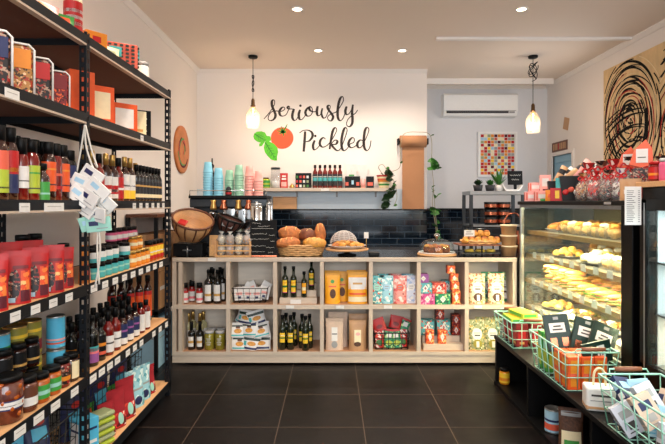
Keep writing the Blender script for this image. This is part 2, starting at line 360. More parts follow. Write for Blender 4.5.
brick_mat('floor_tile', (10, 6, 6), (13, 8, 8), (78, 64, 55), T, T, .003, .42, 'xy', 0, -.209+T*20, -3.918+T*20, spec=.22)
brick_mat('black_tile', (8, 18, 28), (16, 30, 44), (52, 66, 78), .21, .085, .005, .1, 'xz', .5, 5, 0, .5)
mat('wall_paint', (234, 227, 221), .85, var=.015, scale=2); mat('feature_wall_paint', (238, 231, 225), .85, var=.01, scale=2); mat('blue_band', (212, 226, 236), .7, var=.02, scale=2)
mat('ceiling_paint', (232, 218, 204), .9, var=.01, scale=2); mat('trim_paint', (236, 230, 224), .6, var=.01)
struct('floor', MB().box(XL-.2, XR+.2, -3, YB2+.2, -.1, 0, 'floor_tile'))
struct('ceiling', MB().box(XL-.2, XR+.2, -3, YB2+.2, CEIL, CEIL+.1, 'ceiling_paint'))
struct('wall_left', MB().box(XL-.15, XL, -3, YB2, 0, CEIL, 'wall_paint'))
wr = MB()   # right wall with an opening behind the counter
wy0, wy1, wz0, wz1 = 6.93, 7.55, .9, 2.2
wr.box(XR, XR+.15, -3, wy0, 0, CEIL, 'wall_paint').box(XR, XR+.15, wy1, YB2+.1, 0, CEIL, 'wall_paint').box(XR, XR+.15, wy0, wy1, 0, wz0, 'wall_paint').box(XR, XR+.15, wy0, wy1, wz1, CEIL, 'wall_paint')
struct('wall_right', wr)
win = MB().box(XR+.02, XR+.03, wy0, wy1, wz0, wz1, mat('window_blind', (150, 192, 214), .7, var=.03))
for k in range(12): win.box(XR+.005, XR+.02, wy0, wy1, wz0+.02+k*.107, wz0+.03+k*.107, 'window_blind')
win.box(XR-.02, XR+.1, wy0-.05, wy0, wz0, wz1+.05, 'trim_paint').box(XR-.02, XR+.1, wy1, wy1+.05, wz0, wz1+.05, 'trim_paint').box(XR-.02, XR+.1, wy0, wy1, wz1, wz1+.05, 'trim_paint')
struct('window_1', win)
XE = 1.29
struct('wall_back', MB().box(XL, XE, YB, YB2+.1, 0, CEIL, 'feature_wall_paint'))
struct('wall_rear_recess', MB().box(XE, XR, YB2, YB2+.1, 0, CEIL, mat('recess_paint', (222, 222, 224), .85, var=.01)))
tp = MB().box(XL, XE, YB-.012, YB, .9, 1.40, 'black_tile')
struct('trim_1', tp); struct('trim_2', MB().box(XE, XR, YB2-.012, YB2, .9, 1.40, 'black_tile'))
struct('trim_3', MB().box(XL, XE+.01, YB-.13, YB, 1.40, 1.418, 'black_plastic').box(XE+.01, XR, YB2-.1, YB2, 1.40, 1.418, 'black_plastic'))
struct('trim_4', MB().box(XL, XE-.25, YB-.006, YB, 1.418, 1.69, 'blue_band'))  # pale blue band on the wall between ledge and shelf
def cornice(name, x0, x1, y0, y1, ax):
    m = MB(); s = .05
    if ax == 'y':   # runs along Y, on wall x0, sticking out towards x1
        d = 1 if x1 > x0 else -1
        m.prism([(x0, CEIL), (x0, CEIL-s), (x0+d*.012, CEIL-s), (x0+d*s, CEIL-.012), (x0+d*s, CEIL)], y0, y1, 'trim_paint', 'y')
    else: m.prism([(y0, CEIL), (y0, CEIL-s), (y0-.012, CEIL-s), (y0-s, CEIL-.012), (y0-s, CEIL)], x0, x1, 'trim_paint', 'x')
    return struct(name, m)
cornice('trim_5', XL, XL+1, -3, YB, 'y'); cornice('trim_6', XR, XR-1, -3, YB2, 'y'); cornice('trim_7', XL, XE, YB, 0, 'x'); cornice('trim_8', XE, XR, YB2, 0, 'x')
struct('trim_9', MB().box(PX(436, 5.5), XR-.05, 5.47, 5.53, CEIL-.03, CEIL, 'trim_paint'))
struct('trim_10', MB().box(XE, XR-.1, 7.3, 7.34, CEIL-.08, CEIL, 'trim_paint'))

# ---- ceiling lights
for i, (x, y) in enumerate(DOWN[:4]):
    t = thing('downlight', ['recessed ceiling downlight above the red tomato end of the wall lettering', 'recessed ceiling downlight above the hanging brown paper roll', 'recessed ceiling downlight nearer the camera, over the lettering', 'recessed ceiling downlight nearer the camera, above the air conditioner'][i], 'ceiling light', (x, y, CEIL), group='recessed downlights')
    MB().lathe([(.042, .0), (.06, -.001), (.062, -.008), (.045, -.012), (.042, -.004)], 'trim_paint', 20).build('ring', t)
    MB().lathe([(0, -.006), (.043, -.006)], 'lamp_disc', 20).build('lamp_face', t, False)
def pendant(x, y, zb, tangle, label):
    t = thing('pendant_lamp', label, 'pendant lamp', (x, y, CEIL))
    MB().lathe([(0, 0), (.058, 0), (.058, -.02), (.05, -.028), (0, -.028)], 'black_plastic', 20).build('ceiling_rose', t)
    z = zb-CEIL
    MB().tube([(0, 0, -.02), (0, 0, z*.5), (0, 0, z+.02)], .004, 'black_plastic').build('cord', t)
    k = MB()
    if tangle: pts = [(.055*math.sin(a*1.3), .03*math.cos(a*1.1), -.22-.085*math.cos(a)+.004*a) for a in [i*.35 for i in range(60)]]
    else: pts = [(.012*math.sin(a*3), .012*math.cos(a*3), -.34-.1*math.cos(a)) for a in [i*.3 for i in range(50)]]
    k.tube(pts, .005, 'black_plastic').build('cord_knot', t)
    MB().lathe([(0, z+.03), (.012, z+.03), (.022, z+.01), (.024, z-.05), (.03, z-.055), (.03, z-.07), (0, z-.07)], mat('aged_brass', (110, 84, 56), .35, .8), 16).build('lamp_holder', t)
    MB().lathe([(.03, z-.07), (.045, z-.1), (.082, z-.16), (.088, z-.22), (.082, z-.27), (.078, z-.33)], 'bulb_glass', 24).build('glass_shade', t, False)
    b = MB().lathe([(.012, z-.07), (.014, z-.09), (.03, z-.14), (.033, z-.17), (.022, z-.2), (0, z-.21)], 'bulb_glass', 16).build('bulb', t, False)
    MB().tube([(0, 0, z-.09), (.008, 0, z-.12), (-.008, 0, z-.14), (.008, 0, z-.16), (0, 0, z-.18)], .004, 'filament').build('filament', b)
    l = bpy.data.lights.new('pendant_glow', 'POINT'); l.energy = 9; l.color = (1, .84, .68); l.shadow_soft_size = .03
    o = bpy.data.objects.new('pendant_glow', l); COL.objects.link(o); o.location = (x, y, zb-.24)
pendant(PX(253, 6.19), 6.19, PZ(101, 6.19), False, 'clear glass pendant lamp hanging beside the wall lettering, above the basil leaves')
pendant(PX(533, 6.19), 6.19, PZ(106, 6.19), True, 'clear glass pendant lamp with a tangled cord, beside the air conditioner')

# ---- lettering and tomato on the back wall
WY = YB-.001
def conv(x, y, lift): return (PX(x, YB), WY-lift*.002, PZ(y, YB))
def word(name, strokes, dots, ox, oy, k, par):
    m = MB()
    for i, s in enumerate(strokes):
        p = smooth([(ox+a/k, oy+b/k) for a, b in s], 6)
        ribbon_poly(m, p, lambda dx, dy, t: .85+1.75*max(0, dy)**1.3*(1-.55*max(0, abs(t-.5)*2-.8)/.2), lambda x, y, l, q=i: conv(x, y, l*(1+.25*q)), 'decal_ink', 1)
    for a, b in dots:
        c = (ox+a/k, oy+b/k); pl = [(PX(c[0]+1.25*math.cos(t), YB), PZ(c[1]+1.25*math.sin(t), YB)) for t in [i*PI/6 for i in range(12)]]
        m.prism(pl, WY-.003, WY, 'decal_ink', 'y')
    return m.build(name, par)
sg = thing('wall_lettering', 'large dark brush-script shop name lettering on the white back wall', 'lettering', (0, 0, 0))
S = [[(45,275),(90,225),(130,170),(158,120),(162,80),(148,66),(132,85),(135,135),(158,190),(172,235),(158,275),(122,296),(92,280),(98,238),(130,198),(175,188),(215,192),(250,188),(275,165),(262,145),(235,158),(215,198),(226,236),(256,245),(290,228),(312,185),(330,150),(318,136),(306,152),(320,166),(350,166),(382,172)],
     [(378,165),(364,205),(358,255),(376,292),(402,284),(428,240)],[(445,175),(430,225),(436,274),(460,284),(488,258),(508,225)],
     [(556,140),(524,160),(503,205),(520,242),(556,240),(580,205),(578,162),(556,140),(546,165),(570,192),(615,196),(636,170)],[(640,135),(630,190),(638,236),(662,236),(680,205),(690,160)],[(692,158),(681,215),(700,265),(730,255),(752,205),(778,150),(770,126),(750,136),(756,170),(790,215),(810,256),(790,296),(760,290),(750,256),(785,222),(845,198),(895,130),(925,70),(915,30),(890,48),(870,110),(860,200),(866,270),(890,296),(920,270),(940,215),(958,140)],
     [(960,138),(946,190),(956,226),(985,220),(1010,180),(1026,126)],[(1030,118),(1020,200),(1025,270),(1020,330),(990,362),(960,342),(970,290),(1005,250),(1055,215),(1082,178)]]
word('first_word', S, [(448, 130)], 260, 94, 11.083, sg)
S2 = [[(112,84),(108,150),(101,234)],[(70,96),(95,79),(130,75),(160,90),(166,122),(142,154),(110,160)],[(183,150),(170,188),(178,220),(204,206),(226,172)],
      [(262,142),(246,130),(225,150),(221,180),(240,200),(270,190),(300,160),(330,110),(345,75),(335,56),(318,76),(305,130),(293,216)],[(298,185),(330,150),(350,156),(340,178),(310,184),(332,214),(355,226),(380,200),(410,120),(422,75),(410,56),(394,80),(380,150),(384,205),(400,226),(425,208),(445,178),(470,165),(476,142),(461,130),(440,150),(432,182),(450,204),(480,195),(498,172)],
      [(538,152),(516,149),(497,176),(505,203),(526,200),(546,168),(576,100),(582,66),(568,55),(553,80),(545,150),(550,206),(570,226),(590,200),(598,152)]]
word('second_word', S2, [(187, 118)], 290, 120, 7.389, sg)
td = thing('tomato_decal', 'painted red tomato with two green basil leaves on the back wall', 'wall decal')
cx, cy = 248+303/8.88, 115+205/8.88
def disc(m, cx, cy, rx, ry, mt, lift, n=40):
    m.prism([(PX(cx+rx*math.cos(a), YB), PZ(cy+ry*math.sin(a), YB)) for a in [2*PI*i/n for i in range(n)]], WY-lift, WY, mt, 'y')
m = MB(); disc(m, cx, cy, 11.3, 10.8, 'decal_tomato', .002); m.build('tomato', td)
m = MB()
for a, l in [(-100, 6.5), (-62, 10), (-20, 5.5), (20, 4.5), (80, 5), (150, 5), (195, 6), (235, 5.5)]:
    r = math.radians(a); ox, oy = cx+.5, cy-6; ex, ey = ox+l*math.cos(r), oy+l*math.sin(r)*.9
    ribbon_poly(m, smooth([(ox, oy), ((ox+ex)/2+.4, (oy+ey)/2), (ex, ey)]), lambda dx, dy, t: 1.9*(1-t)+.3, lambda x, y, l_: conv(x, y, 1.6*l_), 'decal_vein', 1)
m.build('calyx', td)
def dleaf(pts, vein, nm):
    m = MB(); m.prism([(PX(x, YB), PZ(y, YB)) for x, y in pts], WY-.0025, WY, 'decal_leaf', 'y')
    lf = m.build('leaf', td); v = MB(); a, b = Vector(vein[0]), Vector(vein[1])
    ribbon_poly(v, smooth([tuple(a), tuple((a+b)/2), tuple(b)]), lambda dx, dy, t: .9*(1-t)+.3, lambda x, y, l: conv(x, y, 1.5*l), 'decal_vein', 1)
    d = (b-a); nrm = Vector((-d.y, d.x)).normalized()
    for k in range(1, 6):
        p = a+d*k/6.5
        for sgn in (-1, 1):
            q = p+d.normalized()*2.2+nrm*sgn*3.2*(1-abs(k/6-.45))
            ribbon_poly(v, smooth([tuple(p), tuple((p+q)/2), tuple(q)]), lambda dx, dy, t: .45, lambda x, y, l: conv(x, y, 1.5*l), 'decal_vein', 1)
    v.build('veins', lf)
def z8(l): return [(248+a/8.88, 115+b/8.88) for a, b in l]
dleaf(z8([(55,165),(80,148),(120,145),(150,155),(168,185),(200,190),(205,225),(180,240),(165,245),(150,235),(125,275),(100,280),(100,255),(115,248),(80,235),(55,215),(48,190)]), z8([(62, 170), (160, 235)]), 0)
dleaf(z8([(150,240),(190,235),(230,255),(262,290),(268,330),(258,370),(258,405),(235,405),(205,395),(175,365),(150,330),(140,290)]), z8([(155, 245), (250, 400)]), 1)

# ---- things on the walls
m = thing('wall_plaque', 'round wooden plaque with red and green painting on the wall beyond the rack', 'plaque', (XL, 6.1, 2.15))
MB().lathe([(0, 0), (.29, 0), (.29, .02), (.27, .026), (0, .026)], mat('plaque_wood', (196, 116, 58), .5, var=.2, scale=8), 40).build('board', m)
q = MB()
for k in range(9):
    a = k*.7; r1 = .05+.02*k; pts = [(r1*math.cos(a+i*.25), r1*math.sin(a+i*.25), .0275) for i in range(8)]
    ribbon_poly(q, [(p[0], p[1]) for p in pts], lambda dx, dy, t: .035*(1-abs(2*t-1))+.006, lambda x, y, l, z=k: (x, y, .026+.002*l+z*.0002), ['red', 'green', 'matt_maroon'][k % 3], 1)
q.build('painted_pattern', m); m.rotation_euler = (0, PI/2, 0)
# abstract painting on the right wall
pt = thing('abstract_painting', 'large cream canvas with black and red swirling brush strokes', 'painting', (XR-.025, 5.15, 2.4))
pw, ph = 1.9, 1.42
MB().box(0, .024, -pw/2, pw/2, -ph/2, ph/2, mat('canvas_cream', (222, 190, 140), .7, var=.16, scale=5, stretch=(1, 2, 1)), .004).build('canvas', pt)
q = MB(); rr = random.Random(3); nS = 0
def clip(y, z): return (max(-pw/2+.01, min(pw/2-.01, y)), max(-ph/2+.01, min(ph/2-.01, z)))
def strokes(cy, cz, rads, a0, a1, sq, mtl='matt_black', wmul=1):
    global nS
    for r in rads:
        s0, s1 = a0+rr.uniform(-.25, .2), a1+rr.uniform(-.3, .2); pts = []
        for i in range(26):
            a = s0+(s1-s0)*i/25; q_ = r*(1+.07*math.sin(3*a+r*9))
            pts.append((cy+q_*math.cos(a), cz+q_*sq*math.sin(a)))
        pts = [p for p in pts if abs(p[0]) < pw/2-.02 and abs(p[1]) < ph/2-.02]
        if len(pts) < 4: continue
        wd = rr.uniform(.01, .034)*wmul; nS += 1; ph_ = rr.uniform(0, 6)
        ribbon_poly(q, pts, lambda dx, dy, t, wd=wd, ph_=ph_: wd*(math.sin(PI*min(1, max(0, t)))**.4)*(.85+.3*math.sin(4*t+ph_)), lambda y, z, l, n=nS: (-.001-.00002*n*l, y, z), mtl, 1)
mat('canvas_light', (238, 214, 170), .7)
def swirl(cy, cz, r0, r1, step, sq, lo, hi, mtl='matt_black', wd0=.014, wd1=.03):
    global nS
    r = r0
    while r < r1:
        a = rr.uniform(0, 6.28)
        for k in range(3):
            ln = rr.uniform(1.0, 2.2); pts = []; jx = rr.uniform(-.03, .03); jz = rr.uniform(-.05, .05)
            for i in range(22):
                t = a+ln*i/21; q_ = r*(1+.05*math.sin(2*t+1)+.02*i/21)
                y, z = cy+jx+q_*math.cos(t), cz+jz+q_*sq*math.sin(t)
                if lo < y < hi and abs(z) < ph/2-.02: pts.append((y, z))
                elif pts: break
            a += ln+rr.uniform(.05, .5)
            if len(pts) < 5: continue
            nS += 1; wd = rr.uniform(wd0, wd1)
            ribbon_poly(q, pts, lambda dx, dy, t, wd=wd: wd*math.sin(PI*min(1, max(.02, t)))**.5, lambda y, z, l, n=nS: (-.001-.00002*n*l, y, z), mtl, 1)
        r += step*rr.uniform(.8, 1.25)
swirl(.44, .0, .04, .6, .03, 1.35, -.14, pw/2-.02, 'matt_black', .016, .034); swirl(.38, .06, .1, .55, .05, 1.1, -.12, pw/2-.02, 'matt_black', .012, .026)
swirl(.40, -.05, .08, .6, .06, 1.5, -.12, pw/2-.02, 'canvas_light', .008, .02); swirl(.42, -.02, .1, .5, .12, 1.35, -.1, pw/2-.02, 'matt_red', .008, .016)
swirl(-.5, -.25, .05, .9, .036, 1.2, -pw/2+.02, -.1, 'matt_black', .014, .03); swirl(-.4, .1, .1, .7, .06, 1.0, -pw/2+.02, -.12, 'matt_black', .012, .024); swirl(-.5, -.2, .12, .7, .09, 1.2, -pw/2+.02, -.1, 'canvas_light', .008, .02)
swirl(-.5, -.25, .12, .6, .13, 1.2, -pw/2+.02, -.1, 'matt_red', .006, .014); swirl(.3, -.6, .1, .9, .05, .9, .1, pw/2-.02, 'matt_black', .012, .026); swirl(.42, -.02, .64, 1.1, .04, 1.2, .3, pw/2-.02)
q.build('brush_strokes', pt, False)
# framed poster of coloured squares
PY = YB2-.02
px0, px1, pz0, pz1 = PX(478, PY), PX(517, PY), PZ(177, PY), PZ(132, PY)
m = thing('framed_print', 'white-framed poster of a grid of small red, yellow and blue squares', 'poster')
f = MB(); t_ = .025
for a in [(px0, px1, pz0, pz0+t_), (px0, px1, pz1-t_, pz1), (px0, px0+t_, pz0+t_, pz1-t_), (px1-t_, px1, pz0+t_, pz1-t_)]: f.box(a[0], a[1], PY-.02, PY+.018, a[2], a[3], 'white_plastic')
f.build('frame', m)
MB().box(px0+t_, px1-t_, PY, PY+.015, pz0+t_, pz1-t_, 'matt_white').build('paper', m)
f = MB(); nx_, nz_ = 10, 13; w_, h_ = (px1-px0-.08)/nx_, (pz1-pz0-.07)/nz_
for i in range(nx_):
    for j in range(nz_):
        c = rnd.choice(['matt_red', 'matt_amber', 'matt_yellow', 'matt_pale_blue', 'matt_maroon', 'matt_coral', 'matt_red', 'matt_grey', 'matt_sage', 'matt_cream'])
        x_, z_ = px0+.04+i*w_, pz0+.035+j*h_
        f.box(x_+.003, x_+w_-.003, PY-.001, PY, z_+.003, z_+h_-.003, c)
f.build('printed_squares', m)
# air conditioner
AY = YB2-.22
ax0, ax1, az0, az1 = PX(444, AY), PX(518, AY), PZ(116, AY), PZ(93, AY)
m = thing('air_conditioner', 'white wall-mounted split air conditioner above the poster', 'air conditioner')
MB().prism([(AY, az0+.08), (AY+.04, az0+.01), (YB2, az0), (YB2, az1), (AY+.03, az1), (AY, az1-.03)], ax0, ax1, 'white_plastic', 'x').build('housing', m)
MB().box(ax0+.04, ax1-.14, AY+.0, AY+.012, az0+.045, az0+.075, 'charcoal').build('outlet_vent', m)
MB().box(ax0+.03, ax1-.03, AY-.008, AY+.004, az0+.078, az0+.085, 'grey').build('louvre', m)
MB().box(ax1-.13, ax1-.05, AY-.004, AY+.01, az0+.045, az0+.07, 'grey').build('display', m)
# small things on the right wall
m = thing('wall_sign', 'small dark brown sign mounted on the wall above the window', 'sign', (XR, 7.32, 2.33))
MB().box(-.012, 0, -.24, .24, -.07, .07, 'brown').build('board', m)
q = MB()
for k in range(8): q.box(-.014, -.012, -.2+k*.052, -.17+k*.052, -.045, .045, 'kraft' if k != 4 else 'red')
q.build('lettering', m)
m = MB(); m.T = Matrix.Translation((XR-.003, 7.12, 2.63)) @ Matrix.Rotation(.3, 4, 'X'); m.cbox(0, 0, 0, .003, .16, .17, 'kraft'); m = m.build('pinned_card'); tag(m, 'small tan card pinned crooked on the wall above the brown sign', 'card')

# ================================================================ COUNTER
CY, CX0, CX1 = 4.63, -1.486, 1.71
S_ = CY/F
c = thing('display_counter', 'long plywood serving counter with two rows of open cubbies', 'counter', (0, 0, 0))
MB().box(CX0, CX1, CY+.035, CY+.82, .955, .992, mat('worktop_laminate', (26, 26, 28), .2)).build('worktop', c)
MB().box(CX1+.001, 2.4, CY+.06, CY+.82, .0, .954, 'black').build('return_cabinet', c); MB().box(CX1+.001, 2.4, CY+.06, CY+.82, .955, .992, 'worktop_laminate').build('worktop', c)
MB().box(CX0, CX1, CY, CY+.034, .955, .992, 'plywood', .004).build('front_rail', c)
dv = [-1.411, -.968, -.5325, -.098, .3565, .801, 1.2455, 1.69]
MB().box(CX0, CX1, CY+.01, CY+.03, .018, .118, 'plywood').build('plinth', c)
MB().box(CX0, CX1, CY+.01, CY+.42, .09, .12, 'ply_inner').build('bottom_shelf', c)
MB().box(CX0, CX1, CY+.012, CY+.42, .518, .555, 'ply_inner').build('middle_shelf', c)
MB().box(CX0, CX1, CY+.005, CY+.0118, .516, .557, 'plywood').box(CX0, CX1, CY+.003, CY+.0098, .088, .122, 'plywood').build('shelf_edging', c)
for x in dv+[CX0+.018]: MB().box(x-.018, x+.018, CY+.006, CY+.42, .12, .518, 'plywood_up').box(x-.018, x+.018, CY+.006, CY+.42, .555, .955, 'plywood_up').build('divider', c)
MB().box(CX0, CX1, CY+.42, CY+.44, .02, .955, mat('plywood_pale', (236, 222, 204), .55, var=.07, scale=6, stretch=(1, 6, 6))).build('back_panel', c)
for i, px in enumerate([212, 290, 340, 388, 478]):
    yy = 259.5 if i == 0 else 307
    MB().cbox(PX(px, CY), CY-.001, PZ(yy, CY), .075, .002, .03, 'matt_white').build('price_tag', c)
# back bench
b = thing('back_bench', 'dark back bench running below the black tiled wall', 'bench')
MB().box(XL+.02, XE, YB-.62, YB-.02, .86, .9, 'charcoal').build('bench_top', b); MB().box(XL+.02, XE, YB-.58, YB-.02, 0, .86, 'black').build('carcass', b)

# ================================================================ LEFT RACK
XF, XBK = -1.27, -1.72
YN, YM, YF = 1.23, 2.58, 3.93
r = thing('shelving_rack', 'tall black bolted steel shelving rack with light wooden shelves full of groceries', 'shelving rack')
def post(x, y, sx):
    m = MB(); w_ = .036; z = 0
    H = 2.385
    # flange facing the camera, with a column of slots
    x0, x1 = (x-w_, x) if sx > 0 else (x, x+w_)
    m.box(x0, x0+.012, y-.002, y, 0, H, 'rack_paint').box(x1-.012, x1, y-.002, y, 0, H, 'rack_paint')
    k = 0
    while k*.05+.03 < H: m.box(x0+.012, x1-.012, y-.002, y, k*.05, k*.05+.026, 'rack_paint'); k += 1
    xs = x1 if sx > 0 else x0
    m.box(xs-.002 if sx > 0 else xs, xs if sx > 0 else xs+.002, y, y+.012, 0, H, 'rack_paint').box(xs-.002 if sx > 0 else xs, xs if sx > 0 else xs+.002, y+.024, y+w_, 0, H, 'rack_paint')
    k = 0
    while k*.05+.03 < H: m.box(xs-.002 if sx > 0 else xs, xs if sx > 0 else xs+.002, y+.012, y+.024, k*.05, k*.05+.026, 'rack_paint'); k += 1
    m.build('post', r)
for y in (YN, YM, YF-.036): post(XF, y, 1); post(XBK, y, -1)
LV = [2.365, 1.96, 1.51, 1.075, .60, .105]
tags = {0: [], 1: [(1.98, .09), (3.33, .05)], 2: [(2.06, .07), (2.28, .16), (2.75, .1)]+[(3.2+i*.11, .05) for i in range(6)], 3: [(2.0+i*.085*1.6, .065) for i in range(4)]+[(2.66+i*.13, .07) for i in range(9)], 4: [(1.9+i*.13, .075) for i in range(4)]+[(2.46, .07)]+[(2.65+i*.1, .07) for i in range(4)]+[(3.1+i*.11, .06) for i in range(3)]+[(3.55, .06), (3.68, .06), (3.82, .06)], 5: []}
for i, z in enumerate(LV):
    for (a, b2) in ((YN, YM), (YM, YF)):
        MB().box(XBK+.004, XF-.004, a+.004, b2-.004, z-.014, z-.003, 'board_shaded').box(XBK+.004, XF-.004, a+.004, b2-.004, z-.003, z, 'board').build('shelf_board', r)  # lower layer of each board coloured dark brown to paint in its shade
        m = MB().box(XF-.004, XF, a+.038, b2, z-.042, z+.004, 'rack_paint').box(XF-.03, XF+.001, a+.038, b2, z-.052, z-.042, 'lit_lip' if i < 3 else 'rack_paint')  # cream strip on the upper beams paints light caught by their lower flange
        m.build('front_beam', r)
        MB().box(XBK, XBK+.004, a+.038, b2, z-.045, z+.004, 'rack_paint').build('rear_beam', r)
    for y in (YN, YM, YF-.036): MB().box(XBK+.002, XF-.002, y+.002, y+.006, z-.05, z-.014, 'rack_paint').build('cross_beam', r)
    for (y, w_) in tags[i]:
        tz = z-.026
        MB().box(XF+.001, XF+.0025, y-w_/2, y+w_/2, tz-.022, tz+.016, 'matt_white').box(XF+.0024, XF+.003, y-w_*.35, y+w_*.35, tz-.001, tz+.002, 'tag_ink').build('price_tag', r)
# ================================================================ GROCERIES ON THE RACK
def yrow(y0, n, st): return [y0+i*st for i in range(n)]
FA = PI/2-.25      # fronts turned to the aisle and a little to the door
# ---- level 3 (eye level): bottles
bottle_kind('b_orange_lime', .034, .30, 'brown_glass', 'black', [(0, .55, 'lime'), (.55, 1, 'coral'), (.1, .14, 'print_ink')], nr=.02, sh=.66, cap_h=.2, lz=(.1, .66), capr=1.2)
bottle_kind('b_red_navy', .03, .30, 'brown_glass', 'black', [(0, .45, 'navy'), (.45, 1, 'red'), (.5, .6, 'amber')], nr=.018, sh=.66, cap_h=.2, lz=(.1, .68), capr=1.2)
bottle_kind('b_lime', .034, .265, 'red_sauce', 'black', [(0, 1, 'lime'), (.15, .2, 'print_ink'), (.7, .76, 'green')], nr=.02, sh=.66, cap_h=.2, lz=(.12, .58), capr=1.2)
bottle_kind('b_white_maroon', .03, .265, 'red_sauce', 'black', [(0, 1, 'white'), (.3, .35, 'print_ink')], nr=.02, sh=.62, cap_h=.26, lz=(.2, .55), capr=1.2)
bottle_kind('b_green_short', .03, .17, 'brown_glass', 'black', [(0, 1, 'green'), (.3, .4, 'mint')], nr=.016, sh=.6, cap_h=.16, lz=(.02, .5), capr=1.2)
bottle_kind('b_orange', .032, .275, 'brown_glass', 'black', [(0, 1, 'orange'), (.2, .25, 'maroon'), (.72, .78, 'amber')], nr=.018, sh=.68, cap_h=.22, lz=(.16, .66), capr=1.25)
bottle_kind('b_dark_red', .028, .275, 'red_sauce', 'black', [(0, .12, 'red'), (.5, .6, 'coral')], nr=.018, sh=.66, cap_h=.22, lz=(.2, .66), capr=1.2)
bottle_kind('b_blue', .034, .255, 'dark_glass', 'black', [(0, 1, 'navy'), (.5, .56, 'pale_blue'), (.2, .24, 'pale_blue')], nr=.022, sh=.68, cap_h=.2, lz=(.12, .7), capr=1.15)
bottle_kind('b_balsamic_back', .033, .29, 'brown_glass', 'black', [(0, 1, 'maroon')], nr=.02, sh=.66, cap_h=.22, lz=(.3, .6), capr=1.2)
Z3 = LV[2]+.001
GB = 'sauce bottles on the eye-level shelf'
for i, (k, y, d) in enumerate([('b_orange_lime', 2.0, 'tall dark bottle with an orange and lime label cut off by the picture edge'), ('b_red_navy', 2.07, 'tall bottle with a red-over-navy label on the eye-level shelf'),
        ('b_white_maroon', 2.142, 'dark red bottle with a small white label next to the red-over-navy one'), ('b_lime', 2.215, 'dark bottle with a bright lime label on the eye-level shelf'),
        ('b_green_short', 2.283, 'short bottle with a green label between lime and orange bottles'), ('b_orange', 2.35, 'bottle with a tall orange label beside the short green-labelled bottle'),
        ('b_dark_red', 2.412, 'slim dark bottle between the two orange-labelled bottles'), ('b_orange', 2.472, 'bottle with a tall orange label next to the blue-labelled bottle'), ('b_blue', 2.536, 'dark bottle with a blue label closest to the middle post')]):
    put(k, 'sauce_bottle', d, 'bottle', (-1.335+(.01 if k == 'b_green_short' else 0), y, Z3), FA, GB)
for i, y in enumerate(yrow(2.17, 6, .072)):
    put('b_balsamic_back', 'sauce_bottle', f'second-row black-capped bottle on the eye-level shelf, {ORD[i]} from the picture edge', 'bottle', (-1.425, y, Z3), FA, 'second-row bottles on the eye-level shelf')
bottle_kind('b_gold_white', .033, .28, 'brown_glass', 'gold_foil', [(0, 1, 'white'), (.2, .6, 'red'), (.3, .42, 'white')], nr=.014, sh=.6, cap_h=.24, lz=(.06, .52))
bottle_kind('b_red', .03, .27, 'red_sauce', 'black', [(0, 1, 'red'), (.4, .5, 'white')], nr=.014, sh=.6, cap_h=.2, lz=(.06, .55))
bottle_kind('b_white_yellow', .033, .285, 'brown_glass', 'gold_foil', [(0, .35, 'yellow'), (.35, 1, 'white'), (.5, .56, 'navy')], nr=.014, sh=.6, cap_h=.22, lz=(.06, .6))
bottle_kind('b_slim', .024, .25, 'dark_glass', 'black', [(0, 1, 'charcoal'), (.1, .3, 'cream'), (.7, .8, 'gold')], nr=.013, sh=.64, cap_h=.16, lz=(.06, .55))
seq = ['b_gold_white', 'b_gold_white', 'b_red', 'b_gold_white', 'b_gold_white', 'b_red', 'b_white_yellow', 'b_white_yellow']; yy = 2.68
nm = {'b_gold_white': 'gold-topped bottle with a white and red label', 'b_red': 'dark-capped bottle with a red label', 'b_white_yellow': 'gold-topped bottle with a white and yellow label', 'b_slim': 'slim dark bottle with a pale label'}
for i, k in enumerate(seq):
    put(k, 'oil_bottle', f'{nm[k]}, {ORD[i]} past the middle rack post', 'bottle', (-1.335, yy+i*.088, Z3), FA, 'oil and vinegar bottles on the eye-level shelf')
for i in range(8):
    put('b_slim', 'vinegar_bottle', f'slim pale-labelled dark bottle, {ORD[i]} past the gold-topped ones on the eye-level shelf', 'bottle', (-1.33, 3.39+i*.062, Z3), FA, 'slim vinegar bottles at the far end')
for i in range(6): put('b_gold_white' if i % 2 else 'b_red', 'oil_bottle', f'second-row bottle behind the hanging tags, {ORD[i]} from the middle post', 'bottle', (-1.44, 2.95+i*.14, Z3), FA, 'second-row oil bottles')
# ---- level 2: nut tubs and orange boxes
def tub(key, fill, lab, w=.14, h=.22):
    b = MB().box(-w/2, w/2, -.055, .055, 0, h, fill, .014)
    fr = MB(); fr.tube([(-w/2-.001, -.058, .004), (-w/2-.001, -.058, h-.02), (-w/2+.02, -.058, h), (w/2-.02, -.058, h), (w/2+.001, -.058, h-.02), (w/2+.001, -.058, .004)], .005, 'white')
    fr.box(w/2-.001, w/2+.002, -.05, .05, .005, h-.01, 'white')
    for k in range(6): fr.box(w/2+.0018, w/2+.0028, -.03, .03, .03+k*.026, .045+k*.026, 'print_ink') if k < 5 else None
    l = MB().box(-w/2+.012, w/2-.012, -.0585, -.054, h*.52, h*.9, lab, .001)
    KIND[key] = [('box', b.mesh(), None, []), ('white_edging', fr.mesh(), 'white edging and printed side', []), ('label', l.mesh(), None, [])]
tub('t_dates', 'sp_dark', 'navy'); tub('t_fruit', 'sp_gold', 'amber'); tub('t_choc', 'sp_dark', 'red'); tub('t_mix', 'sp_maroon', 'deep_red')
Z2 = LV[1]+.001
for k, y, rz, d, s in [('t_dates', 1.99, .75, 'windowed box of dates with a navy label and white side at the picture edge', 1), ('t_fruit', 2.145, .72, 'windowed box of dried fruit with an amber label', .97), ('t_choc', 2.30, .70, 'windowed box of dark chocolate nuts with a red label', .9), ('t_mix', 2.46, .72, 'smaller windowed box of mixed nuts next to the middle post', .82)]:
    put(k, 'snack_box', d, 'box', (-1.37, y, Z2), rz, 'windowed snack boxes on the upper shelf', s)
